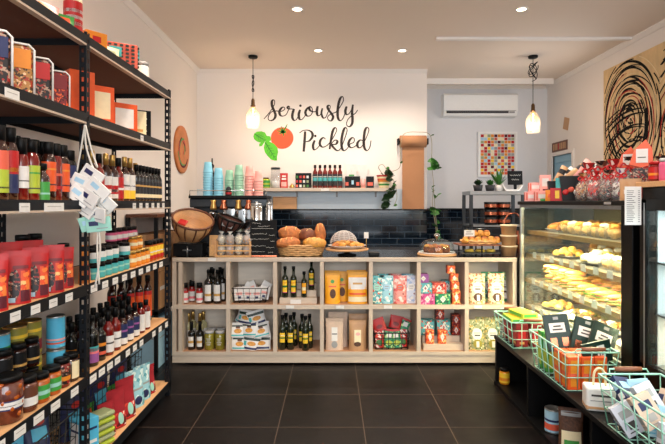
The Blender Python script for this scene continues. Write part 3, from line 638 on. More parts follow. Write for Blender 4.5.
box_kind('o_gift', .15, .2, .08, 'orange', [(-.72, .72, .14, .84, 'cream')]); box_kind('o_plain', .13, .25, .1, 'orange', [(-.95, .95, .02, .04, 'amber')]); box_kind('o_small', .15, .16, .08, 'orange', [(-.7, .7, .14, .82, 'white')])
for k, y, s, d in [('o_plain', 2.72, 1, 'plain orange gift box right behind the middle post'), ('o_gift', 2.93, 1.1, 'orange gift box with a large cream window, beside the plain orange box'), ('o_small', 3.27, 1.15, 'orange gift box with a white window in the middle of the bay')]:
    put(k, 'gift_box', d, 'box', (-1.38, y, Z2), FA-.5, 'orange gift boxes on the upper shelf', s)
box_kind('card_black', .12, .22, .02, 'black', [(-.5, .5, .7, .74, 'white'), (-.5, .5, .5, .53, 'white'), (-.3, .5, .3, .33, 'white')])
put('card_black', 'menu_card', 'black card with small white lines behind the orange gift boxes', 'card', (-1.4, 3.68, Z2), FA-.7)
box_kind('cream_box', .14, .2, .08, 'cream', [(-.6, .6, .2, .3, 'gold')]); put('cream_box', 'gift_box', 'cream box beside the black card at the far end of the upper shelf', 'box', (-1.38, 3.5, Z2), FA-.5, None, .9)
# ---- level 1 (top)
Z1 = LV[0]+.001
can_kind('tin_red', .045, .13, [(0, 1, 'red'), (.1, .9, 'red'), (.25, .35, 'white'), (.45, .55, 'white'), (.65, .75, 'white')], 'cream'); put('tin_red', 'biscuit_tin', 'red and white round tin on the very top shelf above the middle post', 'tin', (-1.36, 2.62, Z1+.0), FA, None, (1, 1, 1.5))
pouch_kind('p_green', .13, .10, .06, 'green', [(-.5, .5, .2, .8, 'orange', 'label')]); put('p_green', 'snack_bag', 'green packet with an orange patch leaning at the top of the middle post', 'bag', (-1.34, 2.5, Z1), .9, None, .75)
pouch_kind('p_peach', .17, .11, .07, 'pale_pink', [(-.6, .4, .2, .8, 'amber', 'label')])
for i, y in enumerate((2.0, 2.16, 2.33)): put('p_peach', 'snack_bag', f'pale orange packet lying on the very top shelf, {ORD[i]} from the picture edge', 'bag', (-1.34, y, Z1), FA, 'pale orange packets on the top shelf', (1, 1, .9-.12*i))
box_kind('bx_yellow', .12, .085, .08, 'amber', [(-.4, .4, .3, .7, 'red')]); put('bx_yellow', 'carton', 'small yellow box with a red mark on the very top shelf', 'box', (-1.34, 2.8, Z1), FA-.4)
pouch_kind('p_pale', .16, .075, .06, 'cream', [(-.6, .6, .2, .7, 'sage', 'label')]); put('p_pale', 'snack_bag', 'flat cream packet between the yellow box and patterned red box', 'bag', (-1.35, 3.0, Z1), FA-.3)
box_kind('bx_pattern', .18, .15, .1, 'coral', [(-.95+.38*i, -.75+.38*i, .06+.16*j, .14+.16*j, 'dark_green') for i in range(5) for j in range(6)]+[(-.9, -.1, .4, .8, 'teal')]); put('bx_pattern', 'gift_box', 'patterned red and green box with a teal label on the very top shelf', 'box', (-1.36, 3.22, Z1), FA-.75)
jar_kind('j_metal', .045, .14, 'silver', 'grey', [(0, 1, 'white')]); put('j_metal', 'storage_jar', 'silver lidded jar at the far end of the very top shelf', 'jar', (-1.36, 3.58, Z1), FA)
# ---- level 4: red pouches, jars
Z4 = LV[3]+.001
def coffee(key, h=.225):
    pouch_kind(key, .105, h, .07, 'red', [(-.62, .25, .06, .66, 'sp_dark', 'window'), (.28, .92, .05, .62, 'sp_orange', 'label'), (.28, .92, .05, .26, 'maroon', 'lower_print'), (-.3, .85, .66, .72, 'deep_red', 'printed_line'), (-.7, -.1, .04, .13, 'pale_blue', 'printed_corner')], seal='red')
coffee('p_coffee')
for i, (x, y, rz, s) in enumerate([(-1.335, 1.965, .5, 1.0), (-1.335, 2.115, .55, .99), (-1.335, 2.25, .6, 1), (-1.335, 2.38, .5, 1.0), (-1.345, 2.50, .65, .9), (-1.43, 2.2, .8, 1.12), (-1.43, 2.36, .8, 1.1), (-1.43, 2.05, .8, 1.1)]):
    lab = f'red-topped pouch with a dark window and orange label, {ORD[i]} in the front row' if i < 5 else f'red-topped pouch standing in the back row, {ORD[[1, 2, 0][i-5]]} from the picture edge'
    put('p_coffee', 'red_pouch', lab, 'pouch', (x, y, Z4), rz, 'red-topped pouches on the waist-high shelf', s)
jar_kind('j_spice', .03, .22, 'cream', 'black', [(0, 1, 'cream'), (.45, .65, 'purple'), (.1, .3, 'amber')], lid_h=.08); put('j_spice', 'spice_tube', 'tall cream tube with a purple band beside the middle post', 'tube', (-1.37, 2.545, Z4), FA)
jar_kind('j_tealtall', .035, .27, 'dark_glass', 'black', [(0, 1, 'teal'), (.3, .35, 'white')], lid_h=.1, lz=(.5, .88))
for i, (x, y) in enumerate([(-1.5, 2.42), (-1.5, 2.52)]): put('j_tealtall', 'spice_jar', ['tall dark jar with a teal label behind the red pouches, away from the post', 'tall dark jar with a teal label behind the red pouches, by the post'][i], 'jar', (x, y, Z4), FA)
jar_kind('j_teal', .035, .085, 'dark_glass', 'black', [(0, .4, 'teal'), (.4, 1, 'white')], lid_h=.22, lz=(.08, .74))
jar_kind('j_teal_s', .032, .085, 'teal', 'black', [(0, 1, 'teal'), (.4, .6, 'mint')], lid_h=.25)
jar_kind('j_pinklid', .034, .085, 'maroon', 'black', [(0, 1, 'magenta'), (.2, .7, 'white')], lid_h=.25, lz=(.08, .7))
jar_kind('j_honey', .036, .11, 'honey', 'gold_foil', [(0, 1, 'amber'), (.3, .7, 'cream')], lid_h=.2)
jar_kind('j_yellow', .033, .12, 'amber_glass', 'black', [(0, 1, 'yellow'), (0, .3, 'red'), (.5, .6, 'white')], lid_h=.2)
pouch_kind('p_orange_bag', .07, .2, .05, 'amber', [(-.7, .7, .1, .5, 'coral', 'label')]); put('p_orange_bag', 'snack_bag', 'narrow orange packet just beyond the middle post at waist height', 'bag', (-1.32, 2.66, Z4), FA)
for lay in range(2):
    for i in range(6):
        k = 'j_teal_s' if lay == 0 else 'j_teal'
        if lay == 1 and i in (4,): continue
        y = 2.78+i*.085
        put(k, 'relish_jar', f'{"teal" if lay == 0 else "white-and-teal"} labelled jar, {["bottom", "upper"][lay]} front layer, {ORD[i]} from the middle post', 'jar', (-1.335, y, Z4+lay*.087), FA, 'teal-labelled relish jars')
for lay in range(3):
    for i in range(8):
        if lay == 2 and i < 3: continue
        k = 'j_pinklid' if lay == 2 else 'j_teal'
        put(k, 'relish_jar', (f'pink-labelled jar topping the back stack, {ORD[i-3]} from the middle post' if lay == 2 else f'white-and-teal jar, {["bottom", "middle"][lay]} layer of the back stack, {ORD[i]} from the middle post'), 'jar', (-1.42, 2.95+i*.085, Z4+lay*.087), FA, 'jars in the back stack')
for i in range(4):
    put('j_honey', 'honey_jar', f'gold-lidded honey jar on the waist-high shelf, {ORD[i]} from the teal jars', 'jar', (-1.335, 3.31+i*.08, Z4), FA, 'honey jars')
for i in range(2): put('j_honey', 'honey_jar', f'gold-lidded honey jar stacked on other honey jars, {["nearer", "farther"][i]} one', 'jar', (-1.337, 3.35+i*.09, Z4+.112), FA, 'honey jars', .8)
for i in range(4): put('j_yellow', 'mustard_jar', f'jar with a yellow and red label at the far end, {ORD[i]} from the honey jars', 'jar', (-1.335, 3.63+i*.072, Z4), FA, 'yellow and red labelled jars', (1, 1, 1.25))
# ---- level 5: tins, big jars, sauce bottles
Z5 = LV[4]+.001
can_kind('tin_olive', .05, .165, [(0, 1, 'olive'), (.1, .45, 'deep_red'), (.7, .8, 'yellow')], 'gold_foil'); can_kind('tin_blue', .042, .165, [(0, 1, 'cyan'), (.12, .18, 'coral'), (.24, .3, 'pale_pink')]); can_kind('tin_lblue', .05, .165, [(0, 1, 'cyan'), (.3, .42, 'pale_blue'), (.6, .66, 'green')])
for lay in range(2):
    for i, (k, y, d) in enumerate([('tin_lblue', 2.19, 'blue tin'), ('tin_olive', 2.315, 'olive and red tin'), ('tin_olive', 2.43, 'olive and red tin nearer the post'), ('tin_blue', 2.53, 'blue tin with an orange flower')]):
        x = -1.47 if k != 'tin_blue' else -1.40
        put(k, 'food_tin', f'{d}, {["bottom", "top"][lay]} layer of tins on the knee-high shelf', 'tin', (x, y, Z5+lay*.167), FA, 'stacked tins')
for i, y in enumerate((2.36, 2.49)): put('tin_olive', 'food_tin', ['olive tin at the back of the tins', 'olive tin at the back by the post'][i], 'tin', (-1.6, y, Z5+.0), FA, None, (1, 1, 2.05))
jar_kind('j_big', .06, .2, 'onion_brine', 'black', [(0, 1, 'navy'), (.15, .85, 'white'), (.4, .5, 'print_ink')], lz=(.3, .5), lid_h=.12)
bb = MB()
for k in range(26):
    a = k*2.399; bb.blob(.045*math.cos(a), .045*math.sin(a), .025+.145*(k/26), .018, .018, .018, 'amber_glass', k, .1, sub=2)
KIND['j_big'].append(('pickled_onions', bb.mesh(), None, []))
put('j_big', 'pickle_jar', 'large jar of orange pickled onions with a white band label', 'jar', (-1.345, 2.07, Z5), FA, None, .95)
jar_kind('j_greenlab', .042, .13, 'amber_glass', 'black', [(0, 1, 'green'), (.3, .6, 'mint')], lz=(.15, .62)); jar_kind('j_brownlab', .042, .15, 'onion_brine', 'black', [(0, 1, 'brown'), (.1, .5, 'white')]); jar_kind('j_dark', .038, .14, 'brown_glass', 'black', [(0, 1, 'soft_black'), (.2, .34, 'gold')]); jar_kind('j_tomato', .038, .14, 'red_sauce', 'black', [(0, 1, 'sp_dark'), (.2, .45, 'amber')]); jar_kind('j_cream', .038, .14, 'brown_glass', 'black', [(0, 1, 'cream')], arc=40)  # dark labels of j_dark and j_brownlab paint in the shade inside the shelf
for k, y, d in [('j_brownlab', 2.175, 'jar with a tan and white label beside the large onion jar'), ('j_greenlab', 2.27, 'orange relish jar with a green label, nearer one'), ('j_greenlab', 2.365, 'orange relish jar with a green label, farther one'), ('j_tomato', 2.455, 'dark jar with an amber label on the knee-high shelf'), ('j_cream', 2.54, 'dark jar with a narrow cream label beside the middle post')]:
    put(k, 'relish_jar', d, 'jar', (-1.33, y, Z5), FA, 'front-row jars on the knee-high shelf', (1, 1, 1.0))
for lay in range(2):
    for i in range(4):
        if lay == 0 and i == 0: continue
        put('j_dark', 'dark_jar', f'dark-lidded jar behind the front row, {["lower", "upper"][lay]} layer, {ORD[i]} from the camera', 'jar', (-1.3975+(-.012), 2.14+i*.098, Z5+lay*.0 if lay == 0 else Z5+.142), FA, 'dark-lidded jars on the knee-high shelf', .93) if not (i == 3) else None
bottle_kind('w_pink', .037, .29, 'dark_glass', 'black', [(0, 1, 'purple'), (.55, .9, 'pink'), (.7, 1, 'teal')], nr=.014, sh=.62, lz=(.08, .4)); bottle_kind('w_red_white', .034, .27, 'red_sauce', 'black', [(0, 1, 'white'), (.5, .6, 'print_ink')], nr=.014, sh=.6, lz=(.08, .45), cap_h=.22)
bottle_kind('w_dark_orange', .032, .25, 'dark_glass', 'black', [(0, 1, 'soft_black'), (.1, .25, 'coral'), (.5, .65, 'amber')], nr=.014, sh=.6, lz=(.1, .6), cap_h=.2)
bottle_kind('w_navy', .033, .24, 'brown_glass', 'black', [(0, 1, 'navy'), (0, .3, 'white'), (.6, .7, 'purple')], nr=.015, sh=.6, lz=(.05, .6), cap_h=.24); bottle_kind('w_white', .032, .22, 'red_sauce', 'black', [(0, 1, 'white')], nr=.015, sh=.7, lz=(.08, .62), cap_h=.2)
bottle_kind('w_tall_orange', .03, .345, 'brown_glass', 'black', [(0, 1, 'orange'), (.85, 1, 'red')], nr=.017, sh=.7, lz=(.1, .66), cap_h=.13, slope=.1)
seq = [('w_dark_orange', 'slim dark bottle with an amber print'), ('w_pink', 'black wine bottle with a purple and pink label'), ('w_dark_orange', 'dark bottle with orange print'), ('w_red_white', 'red sauce bottle with a white label'), ('w_red_white', 'red bottle with a white label'), ('w_navy', 'dark bottle with a navy and white label'), ('w_navy', 'dark bottle with a navy label'), ('w_navy', 'brown bottle with a navy label'), ('w_white', 'red bottle with a plain white label'), ('w_white', 'short red bottle with a white label')]
for i, (k, d) in enumerate(seq): put(k, 'sauce_bottle', f'{d}, {ORD[i]} past the middle post, knee-high shelf', 'bottle', (-1.333, 2.67+i*.1, Z5), FA, 'front-row bottles on the knee-high shelf', .95)
for i in range(9): put('w_navy' if i % 2 else 'w_dark_orange', 'sauce_bottle', f'second-row black-capped bottle, knee-high shelf, {ORD[i]} from the middle post', 'bottle', (-1.42, 2.72+i*.095, Z5), FA, 'second-row bottles on the knee-high shelf')
for i in range(9): put('w_navy' if i % 2 else 'w_dark_orange', 'sauce_bottle', f'third-row black-capped bottle, knee-high shelf, {ORD[i]} from the middle post', 'bottle', (-1.505, 2.86+i*.095, Z5), FA, 'third-row bottles on the knee-high shelf')
for i in range(5): put('w_tall_orange', 'sauce_bottle', f'tall orange-labelled bottle behind the shorter ones, {ORD[i]} from the middle post', 'bottle', (-1.41+(-.0), 3.59+i*.072, Z5) if i > 5 else (-1.60+.045*i, 3.62+i*.055, Z5), FA, 'tall orange-labelled bottles')
# ---- level 6 and baskets
Z6 = LV[5]+.001
wire_basket('wire_basket', 'black wire basket of blue packets under the knee-high shelf, nearer bay', 'basket', (-1.48, 2.3, Z6), 0, .36, .5, .34, 'black_wire', nx=7, ny=9, nz=5, taper=.92)
pouch_kind('p_blue', .17, .22, .09, 'cyan', [(-.6, .6, .3, .7, 'navy', 'label'), (-.5, .2, .12, .25, 'white', 'printed_line')]); pouch_kind('p_navy', .17, .22, .09, 'navy', [(-.6, .6, .3, .6, 'cyan', 'label'), (-.3, .5, .65, .8, 'red', 'emblem')])
for i, (x, y, z, rz, k) in enumerate([(-1.44, 2.2, .01, .9, 'p_blue'), (-1.44, 2.39, .01, 1.1, 'p_navy'), (-1.42, 2.18, .20, .8, 'p_blue'), (-1.42, 2.4, .20, 1.2, 'p_navy'), (-1.55, 2.3, .20, 1, 'p_blue')]):
    put(k, 'blue_packet', ['blue packet low in the nearer black basket', 'navy packet low in the nearer black basket', 'blue packet on top of the nearer black basket', 'navy packet with a red emblem on top of the nearer black basket', 'blue packet at the back of the nearer black basket'][i], 'packet', (x, y, Z6+z), rz, 'blue packets in the wire basket', .84, rot=(-.15, .1*(i-2), rz))
box_kind('bx_cyan', .11, .24, .09, 'cyan', [(-.8, .8, .45, .52, 'white'), (-.2, .0, .05, .95, 'white'), (-.8, .8, .75, .8, 'navy')]); put('bx_cyan', 'carton', 'cyan and white carton at the foot of the rack beside the middle post', 'carton', (-1.335, 2.69, Z6), FA-.3)
m = thing('folded_cloths', 'stack of folded green and cream striped cloths on the bottom shelf', 'cloths', (-1.345, 2.88, Z6), FA-.2)
for i in range(6): MB().box(-.075, .075, -.05, .05, i*.032, i*.032+.028, 'sage' if i % 2 else 'lime', .012).build('cloth', m)
pouch_kind('p_redcloth', .12, .2, .1, 'fabric_red', [(-.9, .9, .04, .4, 'sp_red', 'printed_base'), (-.3, .3, .1, .4, 'mint', 'emblem')]); pouch_kind('p_pblue', .14, .22, .08, 'sp_blue', [(-.7, .7, .45, .5, 'grey', 'printed_line'), (-.4, .4, .08, .3, 'navy', 'emblem')])
for i, (k, y, d, s) in enumerate([('p_redcloth', 3.0, 'dark red bag with white print, nearest on the bottom shelf', 1), ('p_redcloth', 3.13, 'dark red bag with a mint label on the bottom shelf', 1.15), ('p_redcloth', 3.27, 'dark red bag beside the pale blue packet', 1.25), ('p_pblue', 3.43, 'pale blue packet on the bottom shelf, nearer one', 1.15), ('p_pblue', 3.56, 'pale blue packet on the bottom shelf, farther one', 1.1), ('p_redcloth', 3.68, 'dark red bag at the far end of the bottom shelf', 1)]):
    put(k, 'grocery_bag', d, 'bag', (-1.36, y, Z6), FA-.2, None, s)
wire_basket('wire_basket', 'black wire basket on the bottom shelf of the farther bay, behind the red bags', 'basket', (-1.56, 3.3, Z6), 0, .26, .9, .3, 'black_wire', nx=6, ny=14, nz=5, taper=.95)
for i in range(5): put(['p_navy', 'p_green'][i % 2], 'snack_bag', f'dark packet in the farther black basket, {ORD[i]} from the middle post', 'packet', (-1.55, 2.98+i*.16, Z6+.008), FA, 'packets in the farther black basket', 1.15)
# ---- hanging bundle of white cards on the middle post
hb = thing('hanging_card_bundle', 'bundle of white cards hanging by white strings from the middle rack post', 'card bundle', (XF+.02, YM-.02, 1.93))
m = MB(); SC = YM/F
def hp(x, y, dy=0): return ((x-332.5)*SC-XF-.02, dy, 1.5-(y-HOR)*SC-1.93)
for k_, pts in enumerate([[(88, 126), (84, 150), (80, 172)], [(88, 126), (90, 150), (99, 175)], [(89, 126), (95, 150), (101, 168)], [(102, 225), (101, 250), (103, 283)], [(103, 225), (104, 255), (99, 286)]]):
    MB().tube(smooth([hp(*p, -.012-.003*k_) for p in pts]), .0045, 'twine').build('string', hb)
rr = random.Random(11)
for i, (x, y, a) in enumerate([(96, 176, -.6), (88, 184, -.5), (103, 190, -.75), (94, 198, -.55), (108, 202, -.8), (90, 208, -.5), (101, 214, -.2), (86, 196, -.7), (96, 222, .3), (103, 224, .1)]):
    q = MB(); x_, y_, z_ = hp(x, y, -.02-.008*(i % 4)); q.T = Matrix.Translation((x_, y_, z_)) @ Matrix.Rotation(a*-1, 4, 'Y') @ Matrix.Rotation(rr.uniform(-.4, .4), 4, 'Z') @ Matrix.Rotation(rr.uniform(-.3, .3), 4, 'X')
    q.box(-.06, .06, -.006, .006, -.037, .037, 'white' if i < 8 else 'mint', .002).box(-.045, .0, -.007, -.006, -.005, .018, 'navy' if i % 3 == 0 else 'pale_blue').box(-.01, .045, -.0068, -.006, -.022, -.018, 'grey')
    q.build('card', hb)

# ---- storage behind the rack's far end
sb = thing('storage_shelf', 'low dark storage shelf behind the far end of the rack', 'shelf', (-1.70, 4.95, 0))
MB().box(-.14, .14, -.5, .5, .5, .53, 'rack_paint').build('board', sb); MB().box(-.14, .14, -.5, .5, 1.37, 1.4, 'brown').build('board', sb)
for x_ in (-.14, .11):
    for y_ in (-.5, .47): MB().box(x_, x_+.03, y_, y_+.03, 0, 1.37, 'rack_paint').build('upright', sb)
box_kind('cbox', .25, .34, .4, 'cardboard', [(-.12, .12, .0, 1, 'kraft'), (-.7, -.4, .5, .6, 'white')], .004)
for i, (y, z) in enumerate([(4.72, .531), (5.17, .531), (4.72, .873), (5.17, .873)]):
    put('cbox', 'cardboard_box', ['nearer bottom', 'farther bottom', 'nearer top', 'farther top'][i]+' brown cardboard box on the storage shelf behind the rack', 'cardboard box', (-1.70, y, z), 0, 'cardboard boxes on the storage shelf')
box_kind('crate_b', .25, .44, .4, 'pale_blue', [(-.8, .8, .6, .62, 'grey')], .006); put('crate_b', 'storage_crate', 'pale blue crate under the cardboard boxes', 'crate', (-1.70, 4.72, .001), 0)

# ================================================================ CUBBY GOODS
ZU, ZL = .556, .121; CF = CY+.09
def CXp(x, Y=CF): return PX(x, Y)
def row_lab(x): return x
# U0
bottle_kind('c_sauce', .03, .19, 'red_sauce', 'black', [(0, 1, 'white'), (.82, 1, 'red'), (.2, .4, 'pink')], nr=.02, sh=.66, cap_h=.24, lz=(.04, .62), capr=1.3)
for i, (x, dy) in enumerate([(185, 0), (192, .09), (199.5, 0), (189, .17)]): put('c_sauce', 'sauce_bottle', ['white and red labelled squat bottle at the edge of the top cubby nearest the rack', 'squat black-capped bottle in the middle of its trio in the same cubby', 'squat white-labelled bottle beside the tall dark oils', 'squat bottle hidden at the back of the first top cubby'][i], 'bottle', (CXp(x, CF+dy), CF+dy, ZU), 0, 'squat sauce bottles')
bottle_kind('c_oil', .038, .315, 'dark_glass', 'black', [(0, 1, 'white'), (.3, .45, 'gold')], nr=.014, sh=.62, lz=(.08, .56), arc=50)
for i, (x, dy) in enumerate([(208.5, 0), (217.5, .0), (213, .09), (222, .09), (211.5, .18), (220, .18)]): put('c_oil', 'oil_bottle', f'tall pale-labelled oil bottle, first top cubby, {["front, by the squat bottles", "front, by the divider", "middle row, inner", "middle row, by the divider", "back row, inner", "back row, by the divider"][i]}', 'bottle', (CXp(x, CF+dy), CF+dy, ZU), 0, 'tall dark oils in the first top cubby')
# U1 basket of white packets
wire_basket('wire_basket', 'black wire basket filled with white packets in a top cubby', 'basket', (CXp(251, CF+.08), CF+.08, ZU), 0, .34, .2, .14, 'black_wire', nx=6, ny=4, nz=3, taper=.85)
box_kind('pk_white', .10, .13, .03, 'white', [(-.6, .6, .4, .6, 'pale_pink'), (-.3, .3, .12, .3, 'navy')])
for i, (x, z, a, dy) in enumerate([(240, 0.02, -.1, 0), (248, .02, .05, .0), (257, .02, -.05, 0), (263, .03, .2, .02), (244, .06, .5, .07), (253, .07, -.4, .07), (261, .07, .5, .08)]):
    put('pk_white', 'white_packet', f'white packet with pink print in the black cubby basket, {ORD[i]} one counting along', 'packet', (CXp(x, CF+.03), CF+.03+dy, ZU+z), 0, 'white packets in the cubby basket', .95, rot=(-.15, a, .1*a))
# U2 riser and bottles
def riser(x, w, z, steps, label, d=.09):
    t = thing('wooden_riser', label, 'riser', (x, CF-.04, z))
    for k in range(steps): MB().box(-w/2+.008*k, w/2-.008*k, k*d, (k+1)*d-.002, 0, .055*(k+1), 'plywood', .002).build('step', t)
riser(CXp(298.5), .35, ZU, 3, 'stepped wooden riser under the dark bottles in a top cubby')
MB_ = MB().box(-.05, .05, -.002, 0, 0, .04, 'matt_white'); o = MB_.build('price_card'); o.location = (CXp(296), CF-.045, ZU+.001); tag(o, 'small white price card leaning on the wooden riser', 'price card')
bottle_kind('c_olive', .031, .30, 'green_glass', 'black', [(0, 1, 'yellow'), (.42, .58, 'leaf'), (.75, .85, 'mustard'), (.0, .06, 'magenta')], nr=.013, sh=.6, lz=(.16, .56), arc=42, capr=1.25)
bottle_kind('c_olive_s', .028, .25, 'green_glass', 'black', [(0, 1, 'mustard'), (.3, .6, 'cream')], nr=.013, sh=.6, lz=(.16, .56), arc=42, capr=1.25)
for i, (x, k, st) in enumerate([(285, 'c_olive', 0), (293.5, 'c_olive', 0), (304, 'c_olive_s', 0), (311, 'c_olive', 1)]):
    put(k, 'olive_oil_bottle', f'dark green bottle with a yellow label on the wooden riser, {ORD[i]} from the basket cubby', 'bottle', (CXp(x, CF+.0), CF-.04+.045+.09*st, ZU+.055*(st+1)), 0, 'yellow-labelled bottles on the riser', .97)
# U3 yellow pouches
pouch_kind('y_mango', .145, .285, .09, 'mustard', [(-.25, .25, .66, .78, 'green', 'emblem'), (-.35, .45, .18, .48, 'nuts', 'window'), (-.5, .5, .54, .58, 'orange', 'printed_line')]); pouch_kind('y_white', .2, .315, .09, 'mustard', [(-.93, .93, .45, .82, 'white', 'label'), (-.85, .85, .28, .34, 'orange', 'printed_line'), (-.5, .5, .6, .66, 'gold', 'logo_print'), (-.93, .93, .06, .22, 'cream', 'lower_label')])
put('y_mango', 'yellow_pouch', 'yellow pouch with green emblem and round dark window in front', 'pouch', (CXp(332.5), CF, ZU), 0, 'yellow pouches'); put('y_mango', 'yellow_pouch', 'yellow pouch half hidden between two larger pouches', 'pouch', (CXp(342), CF+.11, ZU), 0, 'yellow pouches'); put('y_mango', 'yellow_pouch', 'yellow pouch standing directly behind the front green-emblem pouch', 'pouch', (CXp(332), CF+.17, ZU), 0, 'yellow pouches')
put('y_white', 'yellow_pouch', 'big yellow and white pouch beside the divider', 'pouch', (CXp(357.5), CF, ZU), 0, 'yellow pouches', .94); put('y_white', 'yellow_pouch', 'big yellow and white pouch second in its row', 'pouch', (CXp(357), CF+.12, ZU), 0, 'yellow pouches', .94)
# U4 pastel pouches
for k, c1, c2 in [('q_teal', 'sp_teal', 'mint'), ('q_blue', 'sp_blue', 'pale_blue'), ('q_pink', 'sp_pink', 'coral'), ('q_white', 'sp_white', 'white')]:
    pouch_kind(k, .135, .265, .08, c1, [(-.55, .55, .46, .7, c2, 'emblem'), (-.2, .25, .14, .26, 'white', 'emblem'), (-.3, .3, .6, .63, 'grey', 'printed_line'), (-.3, .2, .53, .55, 'grey', 'printed_line'), (.3, .5, .32, .38, 'deep_red', 'emblem')])
for k, x, dy, d in [('q_teal', 377, .0, 'teal pouch against the divider in the pastel cubby'), ('q_blue', 386.5, .0, 'light blue pouch in front, between teal and pink ones'), ('q_pink', 400, -.0, 'pink pouch in front in the pastel cubby'), ('q_white', 411, .02, 'pale blue and white pouch by the tea box cubby'), ('q_teal', 384, .12, 'teal pouch in the back row of pastel pouches'), ('q_pink', 395, .12, 'pink pouch in the back row of pastel pouches'), ('q_blue', 408, .12, 'light blue pouch in the back row of pastel pouches')]:
    put(k, 'pastel_pouch', d, 'pouch', (CXp(x, CF+dy), CF+dy, ZU), 0, 'pastel pouches in the top cubby', .98)
# U5 boxes
SPK = dict(magenta='sp_magenta', green='sp_green', orange='sp_orange', teal='sp_teal', coral='sp_coral', deep_red='sp_maroon')
def tea(k, c, c2, w=.14, h=.1, d=.1):
    f = .4 if w > .1 else .5
    box_kind(k, w, h, d, SPK.get(c, c), [(-f, f, .16, .84, 'white', 1), (-f*.4, f*.4, .36, .64, c2, 1), (-.18, .18, .48, .52, 'grey')], both=False)
tea('t_purple', 'magenta', 'cream'); tea('t_green', 'green', 'cream'); tea('t_orange', 'orange', 'red'); tea('t_teal', 'teal', 'red'); tea('t_coral', 'coral', 'red'); tea('t_lilac', 'purple', 'cream', .1, .08); tea('t_small', 'orange', 'white', .075, .075, .075); tea('t_tall', 'orange', 'white', .075, .13, .075)
U5 = [('t_purple', 426.5, 0, 0, 'purple tea box, bottom corner of the stack'), ('t_green', 443.5, 0, 0, 'green tea box at the bottom of the stack'), ('t_tall', 456, 0, 0, 'tall orange box at the bottom of the small tower'),
      ('t_teal', 426, .101, .0, 'teal tea box above the purple one'), ('t_coral', 437, .101, -.0, 'coral tea box in the middle layer'), ('t_teal', 449.2, .101, .02, 'teal tea box beside the small orange tower'), ('t_lilac', 424, .202, 0, 'lilac tea box on top of the teal one'), ('t_small', 456.4, .132, 0, 'small orange box, second in the tower'), ('t_small', 454, .208, 0.0, 'small orange box, third in the tower'), ('t_small', 451.5, .284, .0, 'small orange box on top of the tower')]
xs5 = [426.5, 441.8, 455.5, 424.5, 438, 0, 422.5, 454.5, 453.5, 450.5]
tea('t_teal_n', 'teal', 'red', .09)
for (k, x, z, dy, d), x2 in zip(U5, xs5):
    if x2 == 0: k, x2, dy = 't_teal_n', 449, .112
    put(k, 'tea_box', d, 'tea box', (CXp(x2, CF-.02), CF-.02+dy, ZU+z), 0, 'tea boxes in the top cubby', .98)
put('t_teal', 'tea_box', 'teal tea box at the back of the stack', 'tea box', (CXp(433, CF+.1), CF+.1, ZU+.0), 0, 'tea boxes in the top cubby'); put('t_green', 'tea_box', 'green tea box at the back under the teal one', 'tea box', (CXp(447, CF+.1), CF+.1, ZU), 0, 'tea boxes in the top cubby')
put('t_teal_n', 'tea_box', 'teal tea box on the back of the stack, behind the coral one', 'tea box', (CXp(447, CF+.1), CF+.1, ZU+.101), 0, 'tea boxes in the top cubby')
# U6 floral pouches
for k, c, wd in [('f_cream', 'sp_cream', 'nuts'), ('f_green', 'sp_green', 'dark_glass'), ('f_sage', 'sp_sage', 'olive')]:
    pouch_kind(k, .16, .285, .09, c, [(-.62, .62, .34, .72, 'white', 'emblem'), (-.55, .55, .08, .36, wd, 'window'), (-.16, .2, .1, .3, 'white', 'printed_peak'), (-.4, .4, .55, .58, 'tag_ink', 'printed_line'), (-.35, .35, .47, .51, 'print_ink', 'printed_line')])
for k, x, dy, d in [('f_cream', 477, 0, 'cream floral pouch with a dark window, nearer the tea boxes'), ('f_cream', 496, 0, 'cream floral pouch with a dark window, nearer the display case'), ('f_green', 489, .11, 'dark green pouch behind the cream floral pouches'), ('f_green', 503.5, .12, 'dark green pouch at the back by the end panel')]: put(k, 'floral_pouch', d, 'pouch', (CXp(x, CF+dy), CF+dy, ZU), 0, 'floral pouches in the top cubby', .98)
# L0
bottle_kind('l_wine', .035, .29, 'white_wine', 'gold_foil', [(0, 1, 'white'), (.3, .5, 'gold')], nr=.014, sh=.6, lz=(.08, .5), cap_h=.26); bottle_kind('l_dark', .034, .26, 'dark_glass', 'black', [(0, 1, 'white'), (.35, .6, 'gold')], nr=.014, sh=.58, lz=(.12, .48), arc=45, cap_h=.3)
for i, (x, dy) in enumerate([(188.5, .12), (193, .2), (200, .12), (203.5, .2)]): put('l_wine', 'wine_bottle', f'gold-topped pale bottle in the first bottom cubby, {ORD[i]} from the rack', 'bottle', (CXp(x, CF+dy), CF+dy, ZL), 0, 'gold-topped bottles', 1.08)
for i, x in enumerate((191.5, 200)): put('l_dark', 'wine_bottle', ['short dark bottle with a white label in front, nearer the rack', 'short dark bottle with a white label in front, nearer the pickle jars'][i], 'bottle', (CXp(x, CF), CF, ZL), 0, 'short dark bottles')
jar_kind('l_pickle', .045, .175, 'pickle_brine', 'silver', [(0, .0001, 'white')], lid_h=.12)
dec = MB(); [arcband(dec, .0462, .05+k*.018, .056+k*.018, 'white', a) for k, a in enumerate((22, 30, 18, 26))]; KIND['l_pickle'][1] = ('label', dec.mesh(fix=False), None, [])
for i, (x, dy) in enumerate([(209.5, 0), (220, 0), (211.5, .1), (221, .1)]): put('l_pickle', 'pickle_jar', ['jar of green pickles in front, beside the dark bottles', 'jar of green pickles in front, beside the divider', 'jar of green pickles in the row behind, inner', 'jar of green pickles in the row behind, by the divider'][i], 'jar', (CXp(x, CF+dy), CF+dy, ZL), 0, 'jars of green pickles')
